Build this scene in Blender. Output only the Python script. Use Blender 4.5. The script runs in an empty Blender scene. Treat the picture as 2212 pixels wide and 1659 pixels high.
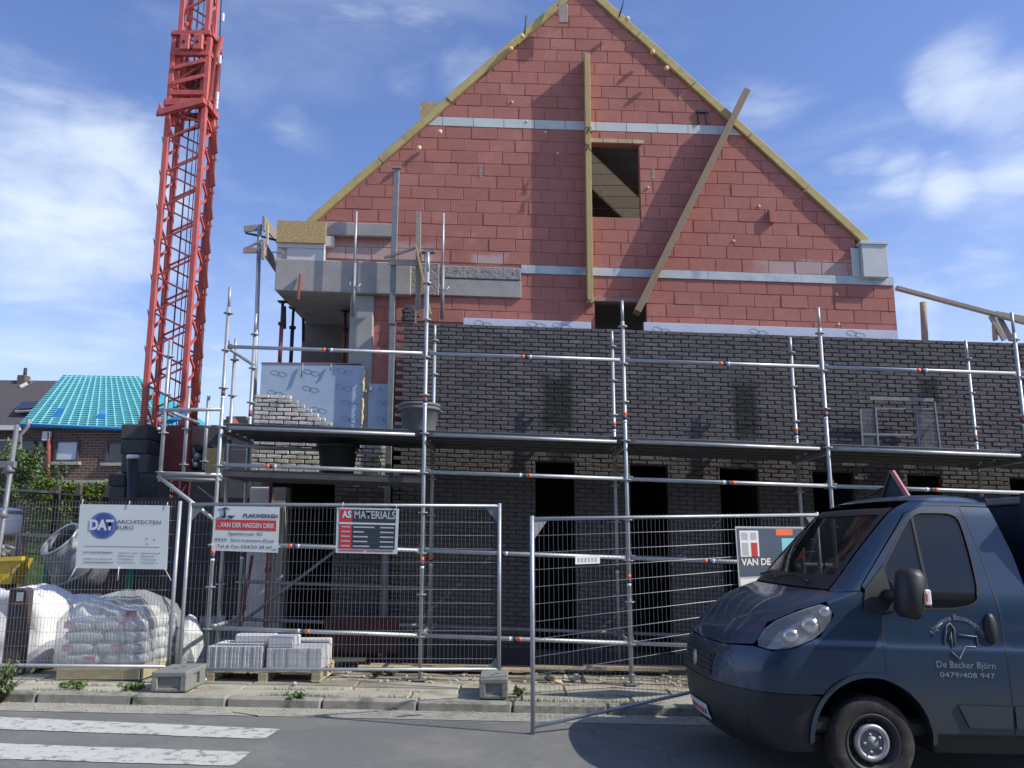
import bpy, bmesh, math, random
from mathutils import Vector, Matrix
from mathutils.geometry import delaunay_2d_cdt
random.seed(7)
R = math.radians
scene = bpy.context.scene
COL = scene.collection

# ------------------------------------------------------------------ camera
CAM_H, PITCH, FPX, CX, CY = 1.75, R(10.6), 1800.0, 1106.0, 829.5
cam_data = bpy.data.cameras.new('camera')
cam_data.sensor_width = 36.0
cam_data.lens = FPX / 2212.0 * 36.0
cam_data.clip_end = 2000.0
cam = bpy.data.objects.new('camera', cam_data)
COL.objects.link(cam)
cam.location = (0, 0, CAM_H)
cam.rotation_euler = (R(90) + PITCH, 0, 0)
scene.camera = cam

# ------------------------------------------------------------------ light
TO_SUN = Vector((1.0, -0.26, 0.87)).normalized()
SUN_EL = math.asin(TO_SUN.z)
SUN_AZ = math.atan2(TO_SUN.x, TO_SUN.y)
sun_data = bpy.data.lights.new('sun', 'SUN')
sun_data.energy = 4.2
sun_data.angle = R(0.55)
sun_data.color = (1.0, 0.94, 0.84)
sun = bpy.data.objects.new('sun', sun_data)
COL.objects.link(sun)
sun.rotation_euler = TO_SUN.to_track_quat('Z', 'Y').to_euler()
sun.location = (20, -6, 20)

vs = scene.view_settings
vs.view_transform = 'Standard'; vs.look = 'None'; vs.gamma = 1.0
vs.exposure = 0.22
scene.render.engine = 'CYCLES'

# ------------------------------------------------------------------ sky with clouds
world = bpy.data.worlds.new('World'); scene.world = world
world.use_nodes = True
nt = world.node_tree; nt.nodes.clear()
def N(tree, t, **kw):
    n = tree.nodes.new(t)
    for k, v in kw.items(): setattr(n, k, v)
    return n
def mth(tree, op, a, b=None, c=None, clamp=False):
    n = N(tree, 'ShaderNodeMath', operation=op, use_clamp=clamp)
    for i, v in enumerate((a, b, c)):
        if v is None: continue
        if isinstance(v, (int, float)): n.inputs[i].default_value = v
        else: tree.links.new(v, n.inputs[i])
    return n.outputs[0]
def build_sky():
    L = nt.links.new
    out = N(nt, 'ShaderNodeOutputWorld'); bg = N(nt, 'ShaderNodeBackground')
    sky = N(nt, 'ShaderNodeTexSky', sky_type='NISHITA')
    sky.sun_disc = False; sky.sun_elevation = SUN_EL; sky.sun_rotation = SUN_AZ
    sky.altitude = 60; sky.air_density = 1.0; sky.dust_density = 0.6; sky.ozone_density = 2.2
    tc = N(nt, 'ShaderNodeTexCoord')
    nrm = N(nt, 'ShaderNodeVectorMath', operation='NORMALIZE'); L(tc.outputs['Generated'], nrm.inputs[0])
    d = nrm.outputs[0]
    # stretched noise for streaky cloud
    mp = N(nt, 'ShaderNodeMapping'); L(d, mp.inputs[0]); mp.inputs['Scale'].default_value = (1.0, 1.0, 2.8)
    n1 = N(nt, 'ShaderNodeTexNoise'); L(mp.outputs[0], n1.inputs['Vector'])
    n1.inputs['Scale'].default_value = 5.5; n1.inputs['Detail'].default_value = 6; n1.inputs['Roughness'].default_value = 0.56
    n1.inputs['Distortion'].default_value = 0.35
    n2 = N(nt, 'ShaderNodeTexNoise'); L(mp.outputs[0], n2.inputs['Vector'])
    n2.inputs['Scale'].default_value = 1.7; n2.inputs['Detail'].default_value = 6; n2.inputs['Roughness'].default_value = 0.6
    n2.inputs['Distortion'].default_value = 0.5
    # cloud banks: soft lumps of the sky dome
    px = lambda u, v: ((u - CX) / FPX, math.cos(PITCH) - (CY - v) / FPX * math.sin(PITCH), math.sin(PITCH) + (CY - v) / FPX * math.cos(PITCH))
    banks = [(px(u, v), r, s) for u, v, r, s in ((60, 320, .085, 1), (200, 350, .085, 1), (300, 400, .06, .8), (60, 440, .10, .95), (190, 480, .09, .9), (90, 600, .11, .85), (260, 600, .09, .7), (60, 740, .12, .8), (230, 760, .10, .75), (420, 820, .10, .6), (430, 620, .06, .5),
             (1940, 385, .04, .8), (2040, 410, .04, .8), (1870, 340, .04, .62), (1820, 350, .03, .5), (2080, 190, .055, .72), (2180, 235, .06, .75), (2010, 200, .03, .6), (2200, 330, .06, .7), (1990, 680, .055, .9), (2120, 620, .07, .7), (1820, 620, .05, .45),
             (770, 70, .08, .36), (850, 120, .06, .34), (1010, 130, .05, .42), (920, 30, .06, .42), (640, 300, .06, .35), (560, 950, .12, .6), (1650, 230, .08, .4))] + [
             (((1.0, 0.2, 0.4)), .25, .8), ((-1.0, -.1, .35), .3, .8), ((.5, -1, .5), .3, .8), ((-.5, -.9, .25), .28, .8), ((.9, -.5, .15), .2, .8), ((-.9, .5, .6), .2, .6)]
    acc = None
    for v, r, s in banks:
        v = Vector(v).normalized()
        sub = N(nt, 'ShaderNodeVectorMath', operation='DISTANCE'); L(d, sub.inputs[0]); sub.inputs[1].default_value = v
        g = mth(nt, 'DIVIDE', sub.outputs['Value'], r)
        g = mth(nt, 'MULTIPLY', g, g); g = mth(nt, 'MULTIPLY', g, -1.0); g = mth(nt, 'EXPONENT', g)
        g = mth(nt, 'MULTIPLY', g, s)
        acc = g if acc is None else mth(nt, 'MAXIMUM', acc, g)
    a = mth(nt, 'MULTIPLY', mth(nt, 'SUBTRACT', n1.outputs['Fac'], 0.5), 2.1)
    m = mth(nt, 'ADD', mth(nt, 'MULTIPLY', acc, .95), a)
    m = mth(nt, 'MULTIPLY', m, mth(nt, 'MINIMUM', mth(nt, 'MULTIPLY', acc, 3.0), 1.0))
    mr = N(nt, 'ShaderNodeMapRange', interpolation_type='SMOOTHSTEP'); L(m, mr.inputs[0])
    mr.inputs[1].default_value = 0.10; mr.inputs[2].default_value = 1.35; mr.inputs[3].default_value = 0; mr.inputs[4].default_value = .84
    # thin veil over everything
    ve = N(nt, 'ShaderNodeMapRange', interpolation_type='SMOOTHSTEP'); L(n2.outputs['Fac'], ve.inputs[0])
    ve.inputs[1].default_value = 0.44; ve.inputs[2].default_value = 0.85; ve.inputs[3].default_value = 0.0; ve.inputs[4].default_value = .55
    sep = N(nt, 'ShaderNodeSeparateXYZ'); L(d, sep.inputs[0])
    hz = N(nt, 'ShaderNodeMapRange', interpolation_type='SMOOTHSTEP'); L(sep.outputs['Z'], hz.inputs[0])
    hz.inputs[1].default_value = 0.02; hz.inputs[2].default_value = 0.42; hz.inputs[3].default_value = .42; hz.inputs[4].default_value = 0.0
    veil = mth(nt, 'MAXIMUM', ve.outputs[0], hz.outputs[0])
    mask = mth(nt, 'MAXIMUM', mr.outputs[0], veil)
    tint = N(nt, 'ShaderNodeMix', data_type='RGBA', blend_type='MULTIPLY'); tint.inputs[0].default_value = 1.0
    L(sky.outputs[0], tint.inputs[6]); tint.inputs[7].default_value = (0.95, 0.98, 1.26, 1)
    mix = N(nt, 'ShaderNodeMix', data_type='RGBA')
    L(mask, mix.inputs[0]); L(tint.outputs[2], mix.inputs[6]); mix.inputs[7].default_value = (5.7, 6.4, 7.3, 1)
    L(mix.outputs[2], bg.inputs[0]); bg.inputs[1].default_value = 0.135
    L(bg.outputs[0], out.inputs[0])
build_sky()

# ------------------------------------------------------------------ helpers
K = 0.035                       # the building's courses and the scaffold follow the falling street
def at(u, v, Y):                # a viewing direction of the survey photo met with the vertical plane y = Y
    a = (u - CX) / FPX; b = (CY - v) / FPX
    dy = math.cos(PITCH) - b * math.sin(PITCH); dz = math.sin(PITCH) + b * math.cos(PITCH)
    t = Y / dy
    return Vector((a * t, Y, CAM_H + dz * t))
def ground(x): return -0.020 * x - 0.03          # road surface height (the street falls to the right)
PAVE = 0.10
def pave(x): return ground(x) + PAVE
def hz(x, h): return h - K * x                   # a building level at x

def tag(o, label=None, cat=None, group=None, kind=None):
    if label: o['label'] = label
    if cat: o['category'] = cat
    if group: o['group'] = group
    if kind: o['kind'] = kind
    return o
def empty(name, loc, label=None, cat=None, group=None, kind=None):
    o = bpy.data.objects.new(name, None); COL.objects.link(o); o.location = loc
    o.empty_display_size = .2
    return tag(o, label, cat, group, kind)
def wloc(o):
    v = Vector(o.location)
    while o.parent:
        o = o.parent; v = v + Vector(o.location)
    return v

class MB:
    def __init__(s): s.v = []; s.f = []; s.sm = []
    def add(s, vs_, fs, smooth=False):
        b = len(s.v); s.v += [Vector(p) for p in vs_]
        s.f += [tuple(i + b for i in f) for f in fs]; s.sm += [smooth] * len(fs); return s
    def box(s, c, size, rot=None):
        c = Vector(c); x, y, z = [k / 2 for k in size]
        vs_ = [Vector((i * x, j * y, k * z)) for i in (-1, 1) for j in (-1, 1) for k in (-1, 1)]
        if rot is not None: vs_ = [rot @ p for p in vs_]
        return s.add([c + p for p in vs_], [(0, 1, 3, 2), (4, 6, 7, 5), (0, 4, 5, 1), (2, 3, 7, 6), (0, 2, 6, 4), (1, 5, 7, 3)])
    def bounds(s, a, b):
        return s.box([(p + q) / 2 for p, q in zip(a, b)], [abs(q - p) for p, q in zip(a, b)])
    def cbox(s, c, size, bev=.006, rot=None, jit=0):
        c = Vector(c); h = [k / 2 for k in size]; vs_ = []; idx = {}
        for ax in range(3):
            for sx in (-1, 1):
                for sy in (-1, 1):
                    for sz in (-1, 1):
                        sg = (sx, sy, sz)
                        p = Vector([sg[i] * (h[i] - (0 if i == ax else bev)) for i in range(3)])
                        if jit: p += Vector([random.uniform(-jit, jit) for _ in range(3)])
                        if rot is not None: p = rot @ p
                        idx[(ax, sg)] = len(vs_); vs_.append(c + p)
        fs = []
        for ax in range(3):
            o = [i for i in range(3) if i != ax]
            for sg in (-1, 1):
                q = []
                for a, b in ((-1, -1), (1, -1), (1, 1), (-1, 1)):
                    t = [0, 0, 0]; t[ax] = sg; t[o[0]] = a; t[o[1]] = b; q.append(idx[(ax, tuple(t))])
                fs.append(tuple(q) if (sg > 0) == (ax != 1) else tuple(reversed(q)))
        for ax in range(3):          # edges parallel to ax
            o = [i for i in range(3) if i != ax]
            for a in (-1, 1):
                for b in (-1, 1):
                    t = [0, 0, 0]; t[o[0]] = a; t[o[1]] = b
                    t1 = list(t); t1[ax] = -1; t2 = list(t); t2[ax] = 1
                    fs.append((idx[(o[0], tuple(t1))], idx[(o[0], tuple(t2))], idx[(o[1], tuple(t2))], idx[(o[1], tuple(t1))]))
        for sx in (-1, 1):
            for sy in (-1, 1):
                for sz in (-1, 1):
                    fs.append(tuple(idx[(ax, (sx, sy, sz))] for ax in range(3)))
        return s.add(vs_, fs)
    def beam(s, p, q, w, t, up=(0, 0, 1), bev=0):
        p = Vector(p); q = Vector(q); d = q - p; l = d.length; d.normalize(); up = Vector(up)
        if abs(d.dot(up)) > .98: up = Vector((0, 1, 0))
        a = up.cross(d).normalized(); b = d.cross(a)
        m = Matrix((d, a, b)).transposed()
        return s.cbox((p + q) / 2, (l, w, t), bev, m) if bev else s.box((p + q) / 2, (l, w, t), m)
    def tube(s, p, q, r, n=10, r2=None, caps=True):
        return s.ptube([p, q], r, n, [r, r if r2 is None else r2], caps)
    def ptube(s, pts, r, n=8, rad=None, caps=True):
        pts = [Vector(p) for p in pts]; rings = []
        prev = None
        for i, p in enumerate(pts):
            d = (pts[min(i + 1, len(pts) - 1)] - pts[max(i - 1, 0)]).normalized()
            if prev is None:
                u = Vector((0, 0, 1)) if abs(d.z) < .9 else Vector((0, 1, 0))
            else: u = prev
            a = d.cross(u).normalized(); b = a.cross(d); prev = b
            rr = rad[i] if rad else r
            rings.append([p + rr * (math.cos(2 * math.pi * k / n) * a + math.sin(2 * math.pi * k / n) * b) for k in range(n)])
        b0 = len(s.v)
        for rg in rings: s.v += rg
        for i in range(len(rings) - 1):
            for k in range(n):
                k2 = (k + 1) % n
                s.f.append((b0 + i * n + k, b0 + i * n + k2, b0 + (i + 1) * n + k2, b0 + (i + 1) * n + k)); s.sm.append(True)
        if caps:
            s.f.append(tuple(b0 + k for k in reversed(range(n)))); s.sm.append(False)
            e = b0 + (len(rings) - 1) * n
            s.f.append(tuple(e + k for k in range(n))); s.sm.append(False)
        return s
    def prism(s, poly, vec):
        vec = Vector(vec); n = len(poly); a = [Vector(p) for p in poly]
        vs_ = a + [p + vec for p in a]
        fs = [tuple(range(n)), tuple(reversed(range(n, 2 * n)))] + [(i, i + n, (i + 1) % n + n, (i + 1) % n) for i in range(n)]
        return s.add(vs_, fs)
    def lathe(s, c, prof, n=24, axis=(0, 0, 1), smooth=True):
        c = Vector(c); ax = Vector(axis).normalized()
        u = Vector((1, 0, 0)) if abs(ax.x) < .9 else Vector((0, 1, 0))
        a = ax.cross(u).normalized(); b = ax.cross(a)
        b0 = len(s.v)
        for r, h in prof:
            for k in range(n):
                t = 2 * math.pi * k / n
                s.v.append(c + ax * h + r * (math.cos(t) * a + math.sin(t) * b))
        for i in range(len(prof) - 1):
            for k in range(n):
                k2 = (k + 1) % n
                s.f.append((b0 + i * n + k, b0 + i * n + k2, b0 + (i + 1) * n + k2, b0 + (i + 1) * n + k)); s.sm.append(smooth)
        return s
    def quad(s, a, b, c, d): return s.add([a, b, c, d], [(0, 1, 2, 3)])
    def build(s, name, mat, parent=None, fix=True):
        if parent is not None: org = wloc(parent)
        else:
            xs = [p.x for p in s.v]; ys = [p.y for p in s.v]; zs = [p.z for p in s.v]
            org = Vector(((min(xs) + max(xs)) / 2, (min(ys) + max(ys)) / 2, min(zs)))
        me = bpy.data.meshes.new(name)
        me.from_pydata([p - org for p in s.v], [], s.f)
        me.polygons.foreach_set('use_smooth', s.sm)
        if fix:
            bm = bmesh.new(); bm.from_mesh(me); bmesh.ops.recalc_face_normals(bm, faces=bm.faces); bm.to_mesh(me); bm.free()
        me.materials.append(mat); me.update()
        o = bpy.data.objects.new(name, me); COL.objects.link(o)
        if parent is not None: o.parent = parent
        else: o.location = org
        return o
def part(name, mat, parent, fn, *a, **k):
    m = MB(); getattr(m, fn)(*a, **k); return m.build(name, mat, parent)
def inst(mesh_obj_data, name, loc, parent, rot=None):
    o = bpy.data.objects.new(name, mesh_obj_data); COL.objects.link(o)
    o.parent = parent; o.location = Vector(loc) - wloc(parent)
    if rot is not None: o.rotation_euler = rot
    return o
def mesh_only(mb, name, mat):
    me = bpy.data.meshes.new(name); me.from_pydata(mb.v, [], mb.f)
    bm = bmesh.new(); bm.from_mesh(me); bmesh.ops.recalc_face_normals(bm, faces=bm.faces); bm.to_mesh(me); bm.free()
    me.materials.append(mat); return me

def inside(p, poly):
    x, y = p; r = False; n = len(poly)
    for i in range(n):
        x1, y1 = poly[i]; x2, y2 = poly[(i + 1) % n]
        if (y1 > y) != (y2 > y) and x < (x2 - x1) * (y - y1) / (y2 - y1) + x1: r = not r
    return r
def cdt(outline, holes=(), pts=()):
    vs_ = []; es = []
    for lp in [outline] + list(holes):
        b = len(vs_); vs_ += [Vector(p) for p in lp]
        es += [(b + i, b + (i + 1) % len(lp)) for i in range(len(lp))]
    vs_ += [Vector(p) for p in pts]
    v, e, f, *_ = delaunay_2d_cdt(vs_, es, [], 0, 1e-5)
    out = []
    for t in f:
        c = sum((v[i] for i in t), Vector((0, 0))) / len(t)
        if inside(c, outline) and not any(inside(c, h) for h in holes): out.append(tuple(t))
    return v, out
def wall(mb, outline, holes, y0, y1):
    """solid upright wall between y0 and y1, outline in (x, z)"""
    v, f = cdt(outline, holes)
    mb.add([(p.x, y0, p.y) for p in v], f); mb.add([(p.x, y1, p.y) for p in v], [tuple(reversed(t)) for t in f])
    for lp in [outline] + list(holes):
        for i in range(len(lp)):
            a = lp[i]; b = lp[(i + 1) % len(lp)]
            mb.quad((a[0], y0, a[1]), (b[0], y0, b[1]), (b[0], y1, b[1]), (a[0], y1, a[1]))
    return mb
def rect(x0, x1, h0, h1):       # level rectangle following the fall
    return [(x0, hz(x0, h0)), (x1, hz(x1, h0)), (x1, hz(x1, h1)), (x0, hz(x0, h1))]

# ------------------------------------------------------------------ materials
def mat(name, col, rough=.7, metal=0.0, var=.12, scale=6.0, bump=0.0, bscale=40.0, rnd=0.0, col2=None, c2lo=.5, c2hi=.7, c2scale=3.0,
        coat=0.0, alpha=1.0, trans=0.0, spec=.5, stretch=None, detail=6, rrough=.1):
    m = bpy.data.materials.new(name); m.use_nodes = True; t = m.node_tree; L = t.links.new
    b = t.nodes['Principled BSDF']
    b.inputs['Roughness'].default_value = rough; b.inputs['Metallic'].default_value = metal
    b.inputs['Specular IOR Level'].default_value = spec
    b.inputs['Coat Weight'].default_value = coat; b.inputs['Coat Roughness'].default_value = .06
    if alpha < 1: b.inputs['Alpha'].default_value = alpha
    if trans: b.inputs['Transmission Weight'].default_value = trans; b.inputs['IOR'].default_value = 1.45
    tc = N(t, 'ShaderNodeTexCoord'); geo = N(t, 'ShaderNodeNewGeometry')
    vec = geo.outputs['Position']
    if stretch:
        mp = N(t, 'ShaderNodeMapping'); L(vec, mp.inputs[0]); mp.inputs['Scale'].default_value = stretch; vec = mp.outputs[0]
    n = N(t, 'ShaderNodeTexNoise'); L(vec, n.inputs['Vector'])
    n.inputs['Scale'].default_value = scale; n.inputs['Detail'].default_value = detail; n.inputs['Roughness'].default_value = .62
    mr = N(t, 'ShaderNodeMapRange'); L(n.outputs['Fac'], mr.inputs[0])
    mr.inputs[1].default_value = .25; mr.inputs[2].default_value = .75
    mr.inputs[3].default_value = 1 - var; mr.inputs[4].default_value = 1 + var
    fac = mr.outputs[0]
    if rnd:
        oi = N(t, 'ShaderNodeObjectInfo')
        rr = N(t, 'ShaderNodeMapRange'); L(oi.outputs['Random'], rr.inputs[0]); rr.inputs[3].default_value = 1 - rnd; rr.inputs[4].default_value = 1 + rnd
        fac = mth(t, 'MULTIPLY', fac, rr.outputs[0])
    base = N(t, 'ShaderNodeRGB'); base.outputs[0].default_value = (*col, 1); cs = base.outputs[0]
    if col2:
        n3 = N(t, 'ShaderNodeTexNoise'); L(vec, n3.inputs['Vector']); n3.inputs['Scale'].default_value = c2scale
        n3.inputs['Detail'].default_value = 7; n3.inputs['Roughness'].default_value = .65
        m3 = N(t, 'ShaderNodeMapRange', interpolation_type='SMOOTHSTEP'); L(n3.outputs['Fac'], m3.inputs[0]); m3.inputs[1].default_value = c2lo; m3.inputs[2].default_value = c2hi
        mx = N(t, 'ShaderNodeMix', data_type='RGBA'); L(m3.outputs[0], mx.inputs[0]); L(cs, mx.inputs[6]); mx.inputs[7].default_value = (*col2, 1); cs = mx.outputs[2]
    vm = N(t, 'ShaderNodeVectorMath', operation='SCALE'); L(cs, vm.inputs[0]); L(fac, vm.inputs['Scale'])
    L(vm.outputs[0], b.inputs['Base Color'])
    m['out'] = 1
    if rrough and not metal and not trans:
        r2 = N(t, 'ShaderNodeMapRange'); L(n.outputs['Fac'], r2.inputs[0]); r2.inputs[3].default_value = max(.02, rough - rrough); r2.inputs[4].default_value = min(1, rough + rrough)
        L(r2.outputs[0], b.inputs['Roughness'])
    if bump:
        nb = N(t, 'ShaderNodeTexNoise'); L(vec, nb.inputs['Vector']); nb.inputs['Scale'].default_value = bscale; nb.inputs['Detail'].default_value = 5
        bp = N(t, 'ShaderNodeBump'); bp.inputs['Strength'].default_value = bump; bp.inputs['Distance'].default_value = .02
        L(nb.outputs['Fac'], bp.inputs['Height']); L(bp.outputs[0], b.inputs['Normal'])
    return m
def colour_socket(m):
    t = m.node_tree; b = t.nodes['Principled BSDF']; return t, b, b.inputs['Base Color'].links[0].from_socket
def patch(m, boxes, col, amt=.8, soft=.15, nscale=5.0, nd=.35):
    """stains with a shape of their own: soft boxes (x0,x1,z0,z1) broken up by noise"""
    t, b, cs = colour_socket(m); L = t.links.new
    geo = N(t, 'ShaderNodeNewGeometry')
    n = N(t, 'ShaderNodeTexNoise'); L(geo.outputs['Position'], n.inputs['Vector']); n.inputs['Scale'].default_value = nscale; n.inputs['Detail'].default_value = 6
    off = mth(t, 'MULTIPLY', mth(t, 'SUBTRACT', n.outputs['Fac'], .5), nd * 2)
    sep = N(t, 'ShaderNodeSeparateXYZ'); L(geo.outputs['Position'], sep.inputs[0])
    acc = None
    for x0, x1, z0, z1 in boxes:
        dx = mth(t, 'DIVIDE', mth(t, 'ABSOLUTE', mth(t, 'SUBTRACT', sep.outputs[0], (x0 + x1) / 2)), (x1 - x0) / 2)
        dz = mth(t, 'DIVIDE', mth(t, 'ABSOLUTE', mth(t, 'SUBTRACT', sep.outputs[2], (z0 + z1) / 2)), (z1 - z0) / 2)
        dd = mth(t, 'MAXIMUM', dx, dz)
        dd = mth(t, 'ADD', dd, off)
        r = N(t, 'ShaderNodeMapRange', interpolation_type='SMOOTHSTEP'); L(dd, r.inputs[0])
        r.inputs[1].default_value = 1 - soft; r.inputs[2].default_value = 1 + soft; r.inputs[3].default_value = amt; r.inputs[4].default_value = 0
        acc = r.outputs[0] if acc is None else mth(t, 'MAXIMUM', acc, r.outputs[0])
    mx = N(t, 'ShaderNodeMix', data_type='RGBA'); L(acc, mx.inputs[0]); L(cs, mx.inputs[6]); mx.inputs[7].default_value = (*col, 1)
    L(mx.outputs[2], b.inputs['Base Color'])

M = {}
M['asphalt'] = mat('asphalt', (.175, .182, .175), .9, var=.2, scale=60, bump=.7, bscale=190, col2=(.245, .243, .222), c2lo=.42, c2hi=.72, c2scale=.9, detail=8)
def cracks(m, scale, width, amt):
    t, b, cs = colour_socket(m); L = t.links.new
    geo = N(t, 'ShaderNodeNewGeometry'); nz = N(t, 'ShaderNodeTexNoise'); L(geo.outputs['Position'], nz.inputs['Vector']); nz.inputs['Scale'].default_value = 2.0; nz.inputs['Detail'].default_value = 6
    dv = N(t, 'ShaderNodeVectorMath', operation='SCALE'); L(nz.outputs['Color'], dv.inputs[0]); dv.inputs['Scale'].default_value = .5
    ad = N(t, 'ShaderNodeVectorMath', operation='ADD'); L(geo.outputs['Position'], ad.inputs[0]); L(dv.outputs[0], ad.inputs[1])
    vo = N(t, 'ShaderNodeTexVoronoi', feature='DISTANCE_TO_EDGE'); L(ad.outputs[0], vo.inputs['Vector']); vo.inputs['Scale'].default_value = scale
    k = N(t, 'ShaderNodeMapRange'); L(vo.outputs['Distance'], k.inputs[0]); k.inputs[1].default_value = 0; k.inputs[2].default_value = width; k.inputs[3].default_value = amt; k.inputs[4].default_value = 0
    n2 = N(t, 'ShaderNodeTexNoise'); L(geo.outputs['Position'], n2.inputs['Vector']); n2.inputs['Scale'].default_value = .7
    g = N(t, 'ShaderNodeMapRange', interpolation_type='SMOOTHSTEP'); L(n2.outputs['Fac'], g.inputs[0]); g.inputs[1].default_value = .46; g.inputs[2].default_value = .6
    mx = N(t, 'ShaderNodeMix', data_type='RGBA'); L(mth(t, 'MULTIPLY', k.outputs[0], g.outputs[0]), mx.inputs[0]); L(cs, mx.inputs[6]); mx.inputs[7].default_value = (.045, .045, .042, 1); L(mx.outputs[2], b.inputs['Base Color'])
cracks(M['asphalt'], .55, .010, .4)
M['paint'] = mat('road_paint', (.50, .52, .47), .75, var=.08, scale=14, bump=.3, bscale=90, col2=(.20, .21, .205), c2lo=.51, c2hi=.64, c2scale=11)
M['gutter'] = mat('gutter_concrete', (.33, .325, .27), .9, var=.2, scale=5, bump=.4, bscale=80, col2=(.21, .21, .18), c2scale=2)
M['kerb'] = mat('kerb_concrete', (.30, .295, .245), .9, var=.2, scale=7, bump=.4, bscale=70, col2=(.12, .125, .10), c2lo=.48, c2hi=.7, c2scale=4, rnd=.06)
M['pavement'] = mat('pavement_concrete', (.40, .385, .305), .92, var=.18, scale=4, bump=.4, bscale=70, col2=(.27, .25, .195), c2lo=.45, c2hi=.7, c2scale=2.2, rnd=.05)
M['earth'] = mat('site_earth', (.34, .31, .24), .95, var=.25, scale=3, bump=.8, bscale=25, col2=(.14, .125, .095), c2lo=.42, c2hi=.62, c2scale=1.6)
M['block'] = mat('red_block', (.42, .165, .132), .92, var=.10, scale=9, bump=.35, bscale=90, rnd=.075, col2=(.47, .225, .18), c2lo=.52, c2hi=.78, c2scale=2.2)
patch(M['block'], [(-3.0, -1.2, 5.85, 6.28), (3.8, 5.3, 5.76, 6.0), (-.6, -.1, 5.8, 6.1)], (.52, .42, .40), .75, .35, 4.0, .45)
M['block_mortar'] = mat('red_mortar', (.37, .155, .125), .95, var=.15, scale=10)
M['brick'] = mat('dark_brick', (.112, .105, .107), .9, var=.16, scale=14, bump=.6, bscale=60, rnd=.26, col2=(.155, .145, .14), c2lo=.5, c2hi=.75, c2scale=6)
M['brick_mortar'] = mat('brick_joint', (.066, .062, .061), .95, var=.2, scale=10)
M['pale_brick'] = mat('pale_brick', (.56, .54, .49), .9, var=.22, scale=16, bump=.6, bscale=60, rnd=.16, col2=(.27, .26, .24), c2lo=.5, c2hi=.75, c2scale=6)
M['pale_mortar'] = mat('pale_brick_joint', (.07, .068, .065), .95, var=.2)
M['concrete'] = mat('concrete', (.36, .35, .33), .88, var=.14, scale=3.5, bump=.25, bscale=50, col2=(.26, .25, .24), c2lo=.5, c2hi=.8, c2scale=2.5)
M['rough_concrete'] = mat('rough_concrete', (.30, .28, .265), .95, var=.25, scale=9, bump=1.0, bscale=22, col2=(.14, .13, .125), c2lo=.58, c2hi=.66, c2scale=11)
M['pale_lintel'] = mat('pale_lintel', (.56, .60, .585), .85, var=.07, scale=4, bump=.15, bscale=60, rnd=.05)
M['wet_band'] = mat('pale_band', (.52, .58, .60), .8, var=.15, scale=4, bump=.25, bscale=40, col2=(.33, .40, .46), c2lo=.48, c2hi=.68, c2scale=2.6)
M['aerated'] = mat('aerated_block', (.62, .61, .60), .92, var=.08, scale=5, bump=.2, bscale=80)
M['insul'] = mat('insulation_board', (.38, .48, .60), .42, var=.07, scale=3, bump=.05, bscale=12, spec=.5, col2=(.45, .53, .63), c2scale=1.4)
M['foil'] = mat('insulation_foil', (.58, .62, .72), .45, var=.07, scale=5)
M['foam'] = mat('yellow_foam', (.74, .58, .28), .85, var=.2, scale=20, bump=.6, bscale=60)
M['verge'] = mat('yellow_timber', (.50, .40, .16), .7, var=.16, scale=7, bump=.15, bscale=50, stretch=(1, 1, 1), col2=(.36, .30, .15), c2scale=2.2)
M['plank'] = mat('plank_timber', (.44, .33, .14), .75, var=.2, scale=7, bump=.2, bscale=60, stretch=(9, 9, .7), rnd=.06)
M['grey_plank'] = mat('weathered_timber', (.33, .28, .24), .85, var=.25, scale=7, bump=.25, bscale=50, stretch=(6, 6, 1.5), rnd=.1)
M['raw_timber'] = mat('raw_timber', (.52, .42, .27), .8, var=.2, scale=8, bump=.2, bscale=50, rnd=.1)
M['osb'] = mat('osb_board', (.46, .33, .15), .8, var=.45, scale=28, bump=.3, bscale=60, stretch=(1, 1, 2.2), col2=(.62, .48, .26), c2lo=.55, c2hi=.63, c2scale=34)
M['galv'] = mat('galvanised_steel', (.42, .45, .47), .5, .5, var=.16, scale=9, bump=.06, bscale=60)
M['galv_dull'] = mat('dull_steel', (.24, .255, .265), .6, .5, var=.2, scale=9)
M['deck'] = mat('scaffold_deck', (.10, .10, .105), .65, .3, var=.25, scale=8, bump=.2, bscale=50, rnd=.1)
M['crane'] = mat('crane_red', (.50, .108, .095), .6, 0, var=.28, scale=5, col2=(.48, .10, .075), c2lo=.5, c2hi=.75, c2scale=2.4, bump=.08, bscale=40)
M['crane_dark'] = mat('crane_dark_red', (.20, .045, .035), .7, 0, var=.3, scale=4)
M['cable'] = mat('cable', (.03, .03, .035), .6)
M['orange'] = mat('orange_band', (.85, .16, .05), .6)
M['navy'] = mat('navy_band', (.03, .06, .16), .6)
M['white'] = mat('white_paint', (.78, .78, .76), .6, var=.05)
M['sign'] = mat('sign_white', (.60, .66, .66), .45, var=.04, scale=3)
M['sign_red'] = mat('sign_red', (.55, .045, .055), .5, var=.05)
M['sign_dark'] = mat('sign_dark', (.035, .05, .065), .5, var=.1)
M['sign_slate'] = mat('sign_slate', (.07, .10, .14), .5, var=.1)
M['sign_grey'] = mat('sign_grey', (.45, .46, .47), .5)
M['ink'] = mat('ink', (.02, .03, .04), .6)
M['logo_blue'] = mat('logo_blue', (.055, .09, .30), .5, var=.05)
M['logo_light'] = mat('logo_light_blue', (.11, .17, .42), .5, var=.05)
M['faint'] = mat('faded_vinyl', (.20, .235, .26), .6)
M['black_plastic'] = mat('black_plastic', (.022, .023, .025), .5, var=.15)
M['grey_plastic'] = mat('grey_tub', (.145, .15, .155), .6, var=.18, scale=6, col2=(.24, .24, .24), c2lo=.55, c2hi=.75, c2scale=5)
M['teal'] = mat('roof_membrane', (.035, .34, .42), .55, var=.10, scale=1.5)
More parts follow.
